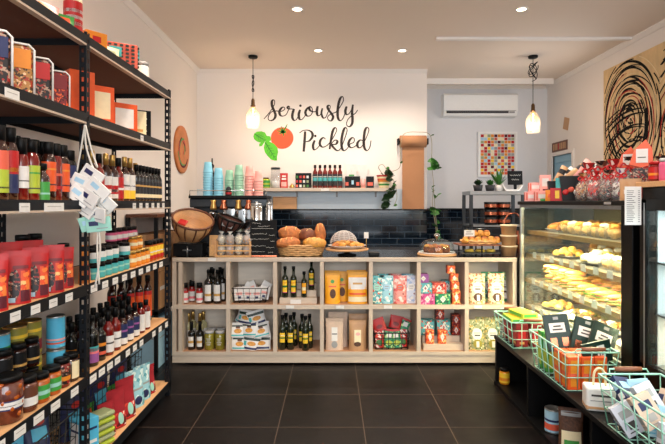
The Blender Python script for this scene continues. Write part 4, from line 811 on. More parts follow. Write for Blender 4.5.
# L1 pile of bags
pouch_kind('g_bag', .17, .13, .07, 'white', [(-.8, .8, .72, .82, 'dark_green', 'printed_line'), (-.45, .45, .26, .58, 'golden', 'emblem'), (-.8, .8, .08, .18, 'teal', 'lower_band'), (-.25, .25, .6, .72, 'brown', 'logo_print')]); pouch_kind('g_bag2', .17, .13, .07, 'white', [(-.95, .95, .66, .84, 'dark_green', 'printed_line'), (-.5, .5, .3, .6, 'golden', 'emblem'), (-.95, .9, .06, .2, 'navy', 'lower_band'), (-.9, -.6, .3, .6, 'teal', 'printed_mark')])
G = [(240, .0, 0, 0, 'g_bag'), (251, .0, .0, .0, 'g_bag2'), (262, 0, 0, 0, 'g_bag2'), (238, .115, .02, .15, 'g_bag'), (250, .125, .02, -.1, 'g_bag'), (262.5, .115, .02, -.3, 'g_bag'), (246, .23, .05, .2, 'g_bag2'), (258, .23, .05, -.15, 'g_bag2'), (242, .21, .12, .3, 'g_bag'), (255, .12, .13, .0, 'g_bag')]
for i, (x, z, dy, a, k) in enumerate(G): put(k, 'snack_bag', f'{"white" if k == "g_bag" else "striped"} snack bag in the heaped cubby, {ORD[i]} counted upwards from the pickle side', 'bag', (CXp(x, CF+dy), CF-.01+dy, ZL+z), 0, 'heaped snack bags', 1, rot=(-.12+.1*math.sin(i*2.1), a+.14*math.sin(i*1.7), .3*math.sin(i*3)))
# L2 bottles
bottle_kind('l_olive', .034, .32, 'green_glass', 'black', [(0, 1, 'yellow'), (.4, .55, 'leaf'), (.7, .78, 'cream')], nr=.014, sh=.6, lz=(.22, .5), arc=42, capr=1.25)
for i, (x, dy) in enumerate([(282.5, 0), (290.5, 0), (302, .05), (309.5, .05), (305.5, -.03), (286, .1), (294, .12)]): put('l_olive', 'olive_oil_bottle', f'yellow-labelled bottle in the bottom cubby, {["first in front", "second in front", "third, set slightly back", "fifth, by the divider", "fourth, standing forward", "behind the first pair", "behind the second bottle"][i]}', 'bottle', (CXp(x, CF+dy), CF+dy, ZL), 0, 'yellow-labelled bottles in the bottom cubby')
# L3 kraft pouches
pouch_kind('k_flat', .17, .30, .08, 'pale_pink', [(-.35, .35, .3, .72, 'white', 'label'), (-.35, .35, .08, .3, 'grey', 'window'), (-.3, .3, .5, .53, 'print_ink', 'printed_line')]); pouch_kind('k_kraft', .165, .285, .09, 'kraft', [(-.4, .4, .28, .68, 'cream', 'label'), (-.45, .4, .15, .3, 'nuts', 'window'), (-.25, .3, .5, .6, 'pale_pink', 'emblem')])
pouch_kind('k_pale', .17, .30, .08, 'kraft_pale', [(-.35, .35, .3, .72, 'white', 'label'), (-.35, .35, .08, .3, 'grey', 'window'), (-.3, .3, .5, .53, 'print_ink', 'printed_line')])
for k, x, dy, d in [('k_pale', 334.5, -.01, 'pale pouch with a white label and grey window'), ('k_kraft', 357.5, -.02, 'brown kraft pouch with a small nut window'), ('k_pale', 338, .1, 'pale pouch behind the front pale pouch'), ('k_kraft', 358, .1, 'kraft pouch in the row behind')]: put(k, 'kraft_pouch', d, 'pouch', (CXp(x, CF+dy), CF+dy, ZL), 0, 'pale pouches in the bottom cubby', .98 if dy < 0 else 1.1)
# L4 basket red and green
wire_basket('wire_basket', 'black wire basket with red and green bags in a bottom cubby', 'basket', (CXp(390.5, CF+.1), CF+.08, ZL), 0, .33, .2, .155, 'black_wire', nx=5, ny=4, nz=3, taper=.92, rimr=.006, wr=.003)
pouch_kind('r_bag', .09, .17, .06, 'sp_green', [(-.7, .7, .15, .4, 'lime', 'emblem'), (-.5, .5, .55, .8, 'white', 'upper_label')], seal='red'); pouch_kind('r_top', .13, .12, .05, 'red', [(-.5, .5, .2, .5, 'deep_red', 'emblem')]); pouch_kind('r_bag2', .09, .16, .06, 'sp_red', [(-.7, .7, .15, .45, 'leaf', 'emblem')])
for i, (k, x, z, a, dy) in enumerate([('r_bag2', 379, .01, 0, 0), ('r_bag', 388, .01, .1, 0), ('r_bag', 397, .01, -.1, .0), ('r_bag2', 403, .01, 0, .03), ('r_top', 381, .16, -.35, .03), ('r_top', 396, .17, .2, .09), ('r_bag', 402, .1, .4, .08)]): put(k, 'red_and_green_bag', f'{["red bag with green print low in the basket", "green bag low in the basket, nearer the red one", "green bag low in the basket, farther from the red one", "red bag in the corner of the basket", "bright red bag sticking out on top, tilted", "bright red bag on top at the back", "green bag leaning out of the basket corner"][i]}', 'bag', (CXp(x, CF+.04), CF+.03+dy, ZL+z), 0, 'bags in the cubby basket', 1, rot=(-.1, a, 0))
# L5 riser with boxes
riser(CXp(442.5), .37, ZL, 2, 'stepped wooden riser under the boxes in a bottom cubby', .1)
tea('u_teal', 'teal', 'red', .13, .15, .08); tea('u_small', 'orange', 'white', .075, .13, .06); tea('u_mid', 'deep_red', 'coral', .08, .1, .08)
for i, (k, x, z, y) in enumerate([('u_small', 428, .056, .045), ('u_small', 440, .056, .045), ('u_teal', 427.5, .111, .15), ('u_teal', 443.5, .111, .15), ('u_mid', 456, .111, .15), ('u_mid', 426, .262, .15), ('u_teal', 427, .0, .245), ('u_mid', 440, .262, .15), ('u_mid', 450.5, .212, .15)]):
    if i in (5,): continue
    if i == 6: z, y = .0, .3
    if i == 8: x = 456.0; z = .2105
    put(k, 'tea_box', ['small orange box on the lower step, nearer the red bags', 'small orange box on the lower step, middle', 'teal box on the upper step, nearer the red bags', 'teal box on the upper step, middle', 'dark red box on the upper step by the divider', '', 'teal box standing behind the riser', 'dark red box on top of the middle teal box', 'dark red box stacked on the one by the divider'][i], 'tea box', (CXp(x, CF+.08), CF-.04+y, ZL+z), 0, 'boxes on the bottom riser', .98)
# L6
for k, x, dy, d in [('f_sage', 476.5, 0, 'sage green pouch with a white label, nearer the boxes'), ('f_sage', 492, 0, 'sage green pouch with a white label behind the teal basket'), ('f_sage', 483, .11, 'sage green pouch in the row behind'), ('f_sage', 500, .13, 'sage green pouch at the back near the end panel')]: put(k, 'sage_pouch', d, 'pouch', (CXp(x, CF+dy), CF+dy, ZL), 0, 'sage pouches in the bottom cubby', .98)
# ================================================================ WALL SHELF
WS = YB-.21; SZ = 1.70
ws = thing('wall_shelf', 'pale wooden floating shelf under the wall lettering', 'shelf')
MB().box(PX(245, WS), PX(392, WS), WS, YB-.001, SZ-.045, SZ, 'plywood', .003).build('shelf_board', ws)
for x in (262, 296, 337, 377): MB().box(PX(x, WS)-.012, PX(x, WS)+.012, WS+.06, YB-.002, SZ-.06, SZ-.045, 'grey').box(PX(x, WS)-.012, PX(x, WS)+.012, YB-.015, YB-.002, SZ-.12, SZ-.045, 'grey').build('bracket', ws)
MB().box(PX(321, WS), PX(329, WS), WS-.002, WS, SZ-.04, SZ-.008, 'matt_white').build('price_tag', ws)
SY = WS+.09; sz = SZ+.001
def SP(x, dy=0): return (PX(x, SY+dy), SY+dy, sz)
jar_kind('s_green', .055, .14, 'lime', 'maroon', [(0, 1, 'green'), (.3, .6, 'lime')], lid_h=.13, lr=.7); put('s_green', 'pickle_jar', 'small green jar with a red lid at the cup end of the wall shelf', 'jar', SP(266))
m = thing('glass_canister', 'tall clear glass canister with white contents on the wall shelf', 'canister', SP(275.5))
MB().lathe([(.06, 0), (.062, .01), (.062, .24), (.058, .25)], 'film', 24).build('glass', m, False); MB().lathe([(0, .004), (.056, .006), (.056, .085), (0, .1)], 'white', 20).build('contents', m); MB().lathe([(0, .25), (.064, .25), (.064, .275), (0, .28)], 'dark_steel', 24).build('lid', m)
pouch_kind('s_red', .105, .2, .06, 'red', [(-.6, .6, .55, .66, 'white', 'printed_line'), (-.7, .7, .1, .4, 'pale_pink', 'label'), (-.5, .5, .74, .84, 'white', 'upper_print')]); put('s_red', 'snack_bag', 'red and white bag next to the glass canister on the wall shelf', 'bag', SP(284))
m = thing('brass_bell', 'tiny brass bell on the wall shelf', 'bell', SP(292)); MB().lathe([(0, 0), (.036, 0), (.034, .02), (.02, .045), (.006, .05), (.008, .062), (0, .065)], 'gold_foil', 16).build('dome', m)
box_kind('s_floral', .21, .2, .06, 'black', [(-.95+.45*(i % 4), -.68+.45*(i % 4), .05+.3*(i//4), .22+.3*(i//4), ['coral', 'sage', 'red', 'white', 'leaf'][i*3 % 5]) for i in range(12)]); put('s_floral', 'floral_box', 'dark box with a colourful floral print on the wall shelf', 'box', SP(303.5))
bottle_kind('s_syrup', .031, .31, 'red_sauce', 'black', [(0, 1, 'charcoal'), (.4, .7, 'teal'), (.75, .8, 'white')], nr=.014, sh=.66, lz=(.1, .6), cap_h=.13, capr=1.3)
for i in range(6): put('s_syrup', 'syrup_bottle', f'black-capped syrup bottle on the wall shelf, {ORD[i]} from the floral box', 'bottle', SP(315+i*5), 0, 'syrup bottles on the wall shelf')
box_kind('s_black', .2, .155, .08, 'soft_black', [(-.95, -.55, .2, .5, 'coral'), (-.4, .3, .2, .8, 'black'), (-.15, .15, .3, .65, 'pale_blue'), (.5, .9, .2, .5, 'coral')]); put('s_black', 'black_box', 'wide black box with copper print on the wall shelf', 'box', SP(352.5))
box_kind('s_black2', .1, .155, .08, 'soft_black', [(-.7, .7, .2, .5, 'coral')]); put('s_black2', 'black_box', 'narrow black box with copper print beside the pink cup', 'box', SP(370, .02))
box_kind('s_white', .14, .16, .03, 'white', [(-.5, .5, .02, .14, 'green'), (-.05, .05, .4, .45, 'grey')])
put('s_white', 'white_card_box', 'white box with a green base mark standing on the wide black box', 'box', (PX(351.5, SY), SY, sz+.157), 0, 'white boxes on the wall shelf'); put('s_white', 'white_card_box', 'white box with a green base mark above the pink cup', 'box', (PX(362, SY+.075), SY+.075, sz+.0), 0, 'white boxes on the wall shelf', (1, .5, 1.97))
m = thing('pink_cup', 'small pink cup between the two black boxes on the wall shelf', 'cup', SP(363, -.02)); MB().lathe([(0, 0), (.03, 0), (.035, .12), (.032, .12), (.027, .01)], 'pale_pink', 18).build('wall', m); 
pot = thing('potted_ivy', 'striped bowl of trailing ivy at the paper-roll end of the wall shelf', 'plant', SP(384))
m = MB()
for k, c in enumerate(['cream', 'lime', 'cream', 'amber', 'coral', 'cream', 'red']): z0 = .01+k*.023; r0 = .066+.035*(k/7); m.lathe([(r0, z0), (r0+.005, z0+.023)], c if c != 'lime' else 'green', 26)
m.lathe([(0, 0), (.06, 0), (.066, .01)], 'cream', 26).lathe([(0, .15), (.095, .15), (.1, .171)], 'brown', 26); m.build('striped_pot', pot, False)
def ivy(name, par, pts, n, seed, rs=.004, ls=.035, mt='leaf'):
    p = smooth(pts, 6); MB().tube(p, rs, mat('ivy_stem', (150, 140, 110), .7)).build('stem', par)
    rr = random.Random(seed); m = MB()
    for i in range(n):
        a = Vector(p[rr.randrange(len(p))])+Vector((rr.uniform(-.03, .03), rr.uniform(-.05, -.01), rr.uniform(-.02, .02))); s = ls*rr.uniform(.6, 1.2)
        m.T = Matrix.Translation(a) @ Matrix.Rotation(rr.uniform(0, 6), 4, 'Z') @ Matrix.Rotation(rr.uniform(.3, 1.6), 4, 'X') @ Matrix.Rotation(rr.uniform(-.5, .5), 4, 'Y')
        m.add([(0, 0, 0), (s*.9, s*.4, .006), (s*.6, s*1.1, 0), (0, s*1.6, -.01), (-s*.6, s*1.1, 0), (-s*.9, s*.4, .006), (0, s*.7, .008)], [(0, 1, 6), (1, 2, 6), (2, 3, 6), (3, 4, 6), (4, 5, 6), (5, 0, 6)], mt)
    m.build('leaves', par, False)
def L0(x, y, dy=-.09): return (PX(x, SY)-PX(384, SY), dy, PZ(y, SY)-sz)
ivy('ivy', pot, [(0, 0, .16), L0(391, 178), L0(395, 188), L0(396, 198), L0(393, 206)], 5, 1)
ivy('ivy', pot, [(0, -.02, .16), L0(389, 176), L0(390, 192), L0(386, 202), L0(384, 209)], 34, 2, ls=.055, mt='dark_leaf')
ivy('ivy', pot, [(.0, 0, .16), L0(378, 168), L0(382, 165), L0(387, 171), L0(394, 171), L0(399, 166, -.14), L0(399, 148, -.16), L0(402, 136, -.18), L0(415, 134, -.18), L0(428, 138, -.18), L0(429, 165, -.18), L0(431, 185, -.16), L0(430, 205, -.16), L0(433, 225, -.17), L0(434, 240, -.17)], 5, 3)
ivy('ivy', pot, [L0(429, 164, -.18), L0(433, 169, -.19), L0(427, 171, -.19)], 16, 4, ls=.055)
ivy('ivy', pot, [L0(431, 188, -.16), L0(432, 200, -.16), L0(433, 214, -.16), L0(435, 232, -.17), L0(436, 240, -.17)], 20, 5, ls=.055)
# paper roll
RY = YB-.1
pr = thing('paper_roll', 'roll of brown kraft paper hung on the wall with a long sheet hanging down', 'paper roll', (PX(413, RY), RY, PZ(141.5, RY)))
hw = PX(426, RY)-PX(413, RY)
m = MB(); m.T = Matrix.Rotation(PI/2, 4, 'Y'); m.lathe([(0, -hw), (.08, -hw), (.08, hw), (0, hw)], 'paper_roll', 30); m.build('roll', pr)
MB().box(-hw+.028, hw-.028, -.012, -.009, PZ(209, RY)-PZ(141.5, RY), -.06, 'paper_roll').build('hanging_sheet', pr)
m = MB().box(-hw-.03, -hw-.012, -.03, .098, -.04, .04, 'black_plastic').box(hw+.012, hw+.03, -.03, .098, -.04, .04, 'black_plastic'); m.tube([(-hw-.03, 0, 0), (hw+.03, 0, 0)], .012, 'black_plastic'); m.build('bracket', pr)
m = thing('wooden_box', 'plain wooden box standing on the black ledge under the wall shelf', 'box', (PX(285, 6.74), 6.75, 1.419)); MB().box(-.16, .16, -.045, .045, 0, .165, 'wood', .005).build('body', m); MB().box(-.155, .155, -.047, -.043, .15, .156, 'brown').build('lid_seam', m)

# ================================================================ ESPRESSO CORNER
ZC = .993
e0, e1, ey0, ey1 = -1.44, PX(266, 5.03), 5.03, 5.41; ET = 1.575
em = thing('espresso_machine', 'chrome espresso machine carrying the paper cup stacks', 'espresso machine')
MB().box(e0, e1, ey0+.14, ey1, ZC+.06, ET-.03, 'dark_steel', .012).build('body', em)
MB().box(e0-.01, e1+.01, ey0, ey1, ET-.03, ET, 'black_plastic', .006).build('cup_tray', em)
MB().box(e0-.01, e1+.01, ey0+.04, ey0+.139, ET-.12, ET-.03, 'dark_steel', .01).build('group_panel', em)
MB().box(-1.12, -.80, ey0+.1, ey0+.138, ZC+.2, ET-.125, 'chrome', .01).build('splash_plate', em)
for x_, z_, w_2 in ((-1.08, .16, .06), (-.96, .22, .05), (-.87, .14, .07)): MB().box(x_, x_+w_2, ey0+.02, ey0+.098, ET-.16-z_*.6, ET-.13, 'steel', .01).build('group_cover', em)
MB().box(e0, e1, ey0-.02, ey1, ZC, ZC+.06, 'dark_steel', .008).build('drip_tray', em)
for k_ in (1, 2, 4, 5):
    MB().lathe([(0, 0), (.025+.006*(k_ % 3), 0), (.03+.006*(k_ % 3), .02), (.022, .07), (.03, .1), (0, .1)], ['chrome', 'gold_foil', 'copper'][k_ % 3], 16, c=(-1.30+.083*k_+.02*(k_ % 3), ey0+.0, ET-.145)).build('knob', em)
for x in (-1.22, -.95):
    g = MB().lathe([(0, 0), (.035, 0), (.035, .06), (.045, .07), (.045, .1), (0, .1)], 'chrome', 18, c=(x, ey0+.08, ET-.26)).build('group_head', em)
    MB().tube([(x, ey0+.05, ET-.24), (x, ey0-.08, ET-.25)], .012, 'black').build('portafilter_handle', g)
for x in (-1.38, -.78): MB().tube(smooth([(x, ey0+.05, ET-.12), (x, ey0-.01, ET-.2), (x+.02, ey0-.02, ET-.4)]), .006, 'chrome').build('steam_wand', em)
MB().tube([(e0, ey0+.01, ET+.05), (e1, ey0+.01, ET+.05)], .005, 'chrome').tube([(e0, ey0+.01, ET), (e0, ey0+.01, ET+.05)], .005, 'chrome').tube([(e1, ey0+.01, ET), (e1, ey0+.01, ET+.05)], .005, 'chrome').build('cup_rail', em)
# paper cups, upside down and nested
def cup_kind(key, c, c2, h, r): KIND[key] = [('wall', MB().lathe([(r, 0), (r+.003, .003), (r, .006), (r*.82, h*.6)], c, 18).lathe([(r*.82, h*.6), (r*.72, h-.002), (0, h-.002)], c2, 18).mesh(), None, [])]
for k, c, c2 in [('cup_blue', 'cyan', 'cyan'), ('cup_green', 'mint', 'mint'), ('cup_pink', 'pale_pink', 'pale_pink')]: pass
mat('cup_cyan', (138, 208, 232), .5); mat('cup_mint', (150, 200, 172), .5); mat('cup_rose', (244, 170, 160), .5); mat('cup_band', (206, 220, 220), .5)
cup_kind('cup_blue', 'cup_cyan', 'cup_cyan', .11, .05); cup_kind('cup_green', 'cup_mint', 'cup_mint', .11, .048); cup_kind('cup_pink', 'cup_rose', 'cup_rose', .11, .048)
CYS = 5.16
for si, (x, top, k, nm_) in enumerate([(207.5, 162, 'cup_blue', 'taller light blue stack'), (218.5, 168, 'cup_blue', 'shorter light blue stack'), (229, 170, 'cup_green', 'shorter mint green stack'), (239, 165, 'cup_green', 'taller mint green stack'), (249, 166, 'cup_pink', 'taller pink stack'), (258.5, 171, 'cup_pink', 'shorter pink stack')]):
    H = PZ(top, CYS)-ET; n = max(3, round((H-.11)/.027))
    st = (H-.11)/n
    for j in range(n+1):
        wl = ORD[j]+' from the bottom' if j < n else 'topmost'
        put(k, 'paper_cup', f'paper cup, {wl} of the {nm_}', 'cup', (PX(x, CYS), CYS+(.0 if si % 2 else .02), ET+.001+j*st), 0, 'paper cups on the espresso machine')
m = thing('dark_bottle', 'small dark syrup pump bottle behind the light blue cups', 'bottle', (PX(211.5, 5.3), 5.33, ET+.001)); MB().lathe([(0, 0), (.03, 0), (.03, .22), (.012, .28), (.012, .3)], 'dark_glass', 16).build('body', m); MB().lathe([(0, .3), (.02, .3), (.02, .33), (.008, .34), (.008, .4), (0, .4)], 'black', 14).build('pump', m)
m = thing('tomato_figure', 'small red and dark patterned tin in front of the mint cups', 'tin', (PX(228.5, 5.08), 5.085, ET+.001)); MB().lathe([(0, 0), (.03, 0), (.032, .03), (.026, .075), (.012, .09), (0, .092)], 'charcoal', 16).build('body', m); arc = MB(); arcband(arc, .0325, .012, .034, 'red', 80); arc.build('red_band', m, False); m.name = 'patterned_tin'
KIND['steel_can'] = [('body', MB().lathe([(0, 0), (.056, 0), (.06, .01), (.06, .5), (.055, .51), (0, .51)], 'chrome', 28).mesh(), None, []), ('lid', MB().lathe([(0, .51), (.057, .51), (.05, .53), (.012, .535), (.012, .55), (0, .55)], 'steel', 24).mesh(), None, [])]
put('steel_can', 'steel_canister', 'tall polished steel canister at the end of the espresso machine', 'canister', (PX(256.5, 4.93), 4.93, ZC), 0, None, (1, 1, .95)); put('steel_can', 'steel_canister', 'slim steel canister beside the chalkboard', 'canister', (PX(269, 4.97), 4.97, ZC), 0, None, (.6, .6, .96))
# leaning baskets
def bowl_basket(name, label, x, y, Y, r, h, rot, m1, m2, contents=None, lab=False):
    t = thing(name, label, 'basket', (PX(x, Y), Y, PZ(y, Y))); t.rotation_euler = rot
    b = MB().lathe([(0, 0), (r*.5, 0), (r*.62, .01), (r*.9, h*.55), (r, h), (r*.97, h), (r*.86, h*.55), (r*.58, .02), (0, .015)], m1, 30); b.build('bowl', t)
    k = MB(); [k.tube(smooth([(r*.52*math.cos(a), r*.52*math.sin(a), -.002), (r*.92*math.cos(a), r*.92*math.sin(a), h*.55), (r*1.02*math.cos(a), r*1.02*math.sin(a), h)]), .007, m2) for a in [i*PI/6 for i in range(12)]]; k.build('ribs', t)
    MB().tube([(r*math.cos(a), r*math.sin(a), h) for a in [i*PI/16 for i in range(32)]], .011, m2, 6, True).build('rim', t)
    if contents: MB().lathe([(0, h*.45), (r*.8, h*.45)], contents, 20).build('lining', t, False)
    if lab: MB().box(-.05, .05, -r*.84, -r*.78, h*.45, h*.75, 'grey').build('tag', t)
    return t
bowl_basket('slatted_basket', 'tilted round wooden slat basket beside the rack on the counter', 190, 237, 4.80, .19, .2, (.42, .30, 0), 'wood', 'brown')
bowl_basket('dark_basket', 'dark brown tilted basket with a grey tag in front of the espresso machine', 226, 231, 4.82, .125, .13, (.12, .38, .1), 'dark_wicker', 'soft_black', None, True)
m = thing('red_packet', 'small red packet lying in the tilted wooden basket', 'packet', (PX(184, 4.8), 4.76, PZ(223, 4.8))); m.rotation_euler = (.5, .3, 0); MB().box(-.04, .04, -.04, .04, 0, .02, 'red', .008).build('wrapper', m)
m = thing('basket_stand', 'black box stand carrying the tilted wooden basket', 'stand', (PX(190, 4.83), 4.84, ZC)); MB().box(-.14, .14, -.09, .09, .0, .12, 'black_plastic', .006).build('box', m); MB().tube([(0, -.1, 0), (0, -.1, .1)], .008, 'steel').box(-.04, .04, -.12, -.092, .055, .065, 'steel').build('metal_bracket', m)
# crate of wrapped cookies
kc = thing('cookie_crate', 'small pale wooden crate of wrapped cookies on the counter', 'crate', (PX(234, 4.74), 4.76, ZC))
w_, d_, h_ = .34, .16, .14
m = MB()
for k in range(3): z = .005+k*.048; m.box(-w_/2, w_/2, -d_/2, -d_/2+.006, z, z+.012, 'pale_wicker').box(-w_/2, w_/2, d_/2-.006, d_/2, z, z+.012, 'pale_wicker').box(-w_/2, -w_/2+.006, -d_/2, d_/2, z, z+.012, 'pale_wicker').box(w_/2-.006, w_/2, -d_/2, d_/2, z, z+.012, 'pale_wicker')
m.box(-w_/2, w_/2, -d_/2, d_/2, 0, .005, 'pale_wicker'); m.build('slats', kc)
m = MB(); [m.box(x-.008, x+.008, -d_/2-.002, -d_/2+.01, 0, h_+.01, 'wood') for x in (-w_/2+.008, w_/2-.008)]; m.build('corner_posts', kc)
for i in range(8):
    x = -.125+(i % 4)*.083; z = .008+(i//4)*.1; t = thing('wrapped_cookie_bag', f'wrapped cookie bag, {["lower", "upper"][i//4]} row in the crate, {ORD[i % 4]} from the wooden board', 'bag', (PX(234, 4.74)+x, 4.76+(.0 if i % 2 else .02), ZC+z), 0, 'wrapped cookie bags')
    MB().blob(0, 0, .045, .038, .045, .045, 'kraft' if i % 2 else 'cream', i, .25).build('cookies', t); MB().blob(0, 0, .048, .043, .052, .055, mat('cellophane', (225, 225, 225), .12, clear=.6), i+5, .5, 4).build('cellophane', t); MB().lathe([(.01, .09), (.006, .1), (.03, .13)], 'white' if i % 3 else 'film', 10).build('gathered_top', t, False)
m = thing('wooden_board', 'small upright wooden board beside the cookie crate', 'board', (PX(214, 4.76), 4.76, ZC)); m.rotation_euler = (-.06, 0, 0); MB().box(-.045, .04, -.006, .006, 0, .2, 'pale_wicker', .003).build('panel', m); MB().box(-.03, .025, -.008, -.006, .11, .16, 'wood').build('branded_patch', m)
# chalkboard
cb = thing('chalkboard_sign', 'small black chalkboard menu standing on the counter', 'chalkboard', (PX(263, 4.72), 4.73, ZC)); cb.rotation_euler = (-.08, 0, 0)
MB().box(-.125, .125, -.008, .008, .012, .345, 'slate', .002).build('board', cb); MB().box(-.13, .13, -.02, .03, 0, .012, 'copper').build('foot', cb)
rr = random.Random(5); m = MB()
for k, (z, xa, xb) in enumerate([(.315, -.11, -.02), (.285, -.05, .06), (.265, -.11, .1), (.215, -.11, .04), (.2, .05, .11), (.165, -.11, .06), (.145, .07, .11), (.1, -.11, .03), (.085, .03, .11), (.045, -.11, .02), (.04, .05, .1)]):
    pts = []; x = xa
    while x < xb: pts.append((x, -.0085, z+rr.uniform(-.006, .006) if k != 2 else z)); x += .005
    m.tube(pts, .0011, 'chalk', 4)
m.build('chalk_writing', cb)

# ================================================================ BREAD, CAKES, PASTRIES
def wicker_tray(t, rx, ry, h, mt='pale_wicker'):
    m = MB(); N = 40
    for k in range(int(h/.018)+1):
        f = .86+.14*(k*.018/h)
        m.tube([((rx*f)*math.cos(a), (ry*f)*math.sin(a), .01+k*.018+.004*math.sin(a*12+k*PI)) for a in [2*PI*i/N for i in range(N)]], .0105, mt, 6, True)
    m.build('woven_side', t); q = MB(); n = 30; q.add([(rx*.87*math.cos(2*PI*i/n), ry*.87*math.sin(2*PI*i/n), .004) for i in range(n)], [tuple(range(n))], mt); q.build('base', t, False)
BY = 4.88
bk = thing('bread_basket', 'oval wicker basket of crusty loaves beside the chalkboard', 'basket', (PX(301, BY), BY, ZC)); wicker_tray(bk, .235, .15, .1)
def item(name, label, cat, loc, dims, mt, seed, amp=.15, rot=(0, 0, 0), group=None, flat=.6, slash=None, top=None):
    t = thing(name, label, cat, loc, 0, group); t.rotation_euler = rot; sx, sy, sz_ = dims
    MB().blob(0, 0, sz_*flat if flat else sz_, sx, sy, sz_, mt, seed, amp, 1.6, 3, flat).build('crust' if not top else 'base', t)
    if slash:
        m = MB()
        for k in range(slash):
            x = -sx*.4+sx*.8*k/max(1, slash-1)
            m.tube([(x+dx, sy*v, sz_*(flat+math.sqrt(max(0, 1-((x+dx)/sx)**2-v*v)))-.002) for dx, v in [(-.015, -.7), (-.008, -.35), (0, 0), (.008, .35), (.015, .7)]], .005, 'sandwich_bread', 5)
        m.build('scored_pattern', t)
    if top: MB().blob(0, 0, sz_*(flat+.7), sx*.8, sy*.8, sz_*.35, top, seed+3, .25, 3, 3).build('topping', t)
    return t
for i, (x, z, dy, dm, mt, r_, lab) in enumerate([(288, .085, -.06, (.125, .08, .06), 'crust', .1, 'flour-dusted oval loaf at the front of the basket, chalkboard side'), (314, .085, -.06, (.115, .08, .06), 'golden', -.1, 'oval loaf at the front of the basket, pastry side'), (290, .15, .05, (.12, .09, .085), 'crust', .2, 'dark round loaf on top, chalkboard side'), (307, .15, .04, (.095, .08, .07), 'dark_crust', -.3, 'round loaf on top in the middle of the basket'), (320, .14, .06, (.06, .05, .11), 'crust', .5, 'pointed crusty loaf standing at the pastry side'), (301, .03, .08, (.14, .06, .05), 'crust', 0, 'loaf at the back of the basket underneath')]):
    item('bread_loaf', lab, 'bread', (PX(x, BY+dy), BY+dy, ZC+z), dm, mt, i+1, .12, (0, .1*(i % 3-1), r_), 'loaves in the bread basket', .55, 3 if i < 2 else 2)
m = thing('bread_paper', 'crumpled kraft paper lining the bread basket', 'paper', (PX(301, BY), BY+.1, ZC+.08)); q = MB(); rr = random.Random(2); vs = [(-.2+.4*i/10, .02+rr.uniform(-.015, .015), [0, .1+rr.uniform(-.03, .05)][j]) for j in range(2) for i in range(11)]; q.add(vs, [(i, i+1, 12+i, 11+i) for i in range(10)], 'kraft'); q.build('sheet', m, False)
# pastry platter with mesh dome
PYY = 4.86
ps = thing('pastry_stand', 'round wooden pastry stand beside the bread basket', 'cake stand', (PX(347, PYY), PYY, ZC))
MB().lathe([(0, .05), (.205, .05), (.21, .056), (.21, .066), (0, .066)], 'wood', 36).build('platform', ps); MB().lathe([(0, 0), (.09, 0), (.09, .01), (.03, .02), (.03, .05)], 'black_plastic', 20).build('foot', ps)
pl = thing('pastry_platter', 'pale oval platter full of pastries under a mesh dome', 'platter', (PX(347, PYY), PYY, ZC+.067)); MB().lathe([(0, 0), (.12, 0), (.175, .03), (.185, .032), (.12, .008), (0, .008)], 'white', 32).build('dish', pl)
rr = random.Random(4)
for i in range(14):
    a = i*2.4; r0 = .13*math.sqrt((i+.5)/14); x, y = r0*math.cos(a), r0*math.sin(a)*.8
    item('pastry', f'golden pastry on the pale platter, {ORD[i]} outwards from the middle of the heap', 'pastry', (PX(347, PYY)+x, PYY+y, ZC+.078+.045*(1-r0/.13)), (.045, .026, .026), 'golden' if i % 3 else 'crust', i, .2, (0, 0, rr.uniform(0, 3)), 'small pastries on the platter')
dm = thing('mesh_food_dome', 'white mesh food cover tipped back behind the pastries', 'food cover', (PX(344, PYY), PYY+.08, ZC+.105)); dm.rotation_euler = (-.35, 0, 0)
q = MB()
for k in range(9): a = k*PI/18; q.tube([(.135*math.cos(a)*math.cos(b), .135*math.cos(a)*math.sin(b), .13*math.sin(a)) for b in [2*PI*i/28 for i in range(28)]], .0012, 'white', 4, True)
for k in range(16): b = k*2*PI/16; q.tube([(.135*math.cos(a)*math.cos(b), .135*math.cos(a)*math.sin(b), .13*math.sin(a)) for a in [i*PI/16 for i in range(9)]], .0012, 'white', 4)
q.build('mesh', dm); MB().lathe([(.135*math.cos(a), .13*math.sin(a)) for a in [i*PI/20 for i in range(10)]]+[(0, .13)], mat('gauze', (215, 205, 200), .9, clear=.72), 28).build('gauze', dm, False)
m = thing('price_flag', 'small white price card on a stick in the pastry platter', 'price card', (PX(366, PYY), PYY-.04, ZC+.067)); MB().tube([(0, 0, 0), (0, 0, .12)], .003, 'gold_foil').build('stick', m); MB().box(-.022, .022, -.003, -.001, .1, .16, 'matt_white').build('card', m)
m = thing('card_machine', 'small black card terminal on the counter between the pastry stand and the glass dome', 'card terminal', (PX(374, 4.8), 4.82, ZC)); MB().box(-.05, .05, -.06, .06, 0, .035, 'black_plastic', .008).build('body', m); MB().box(-.035, .035, -.03, .03, .035, .037, 'charcoal').build('screen', m)
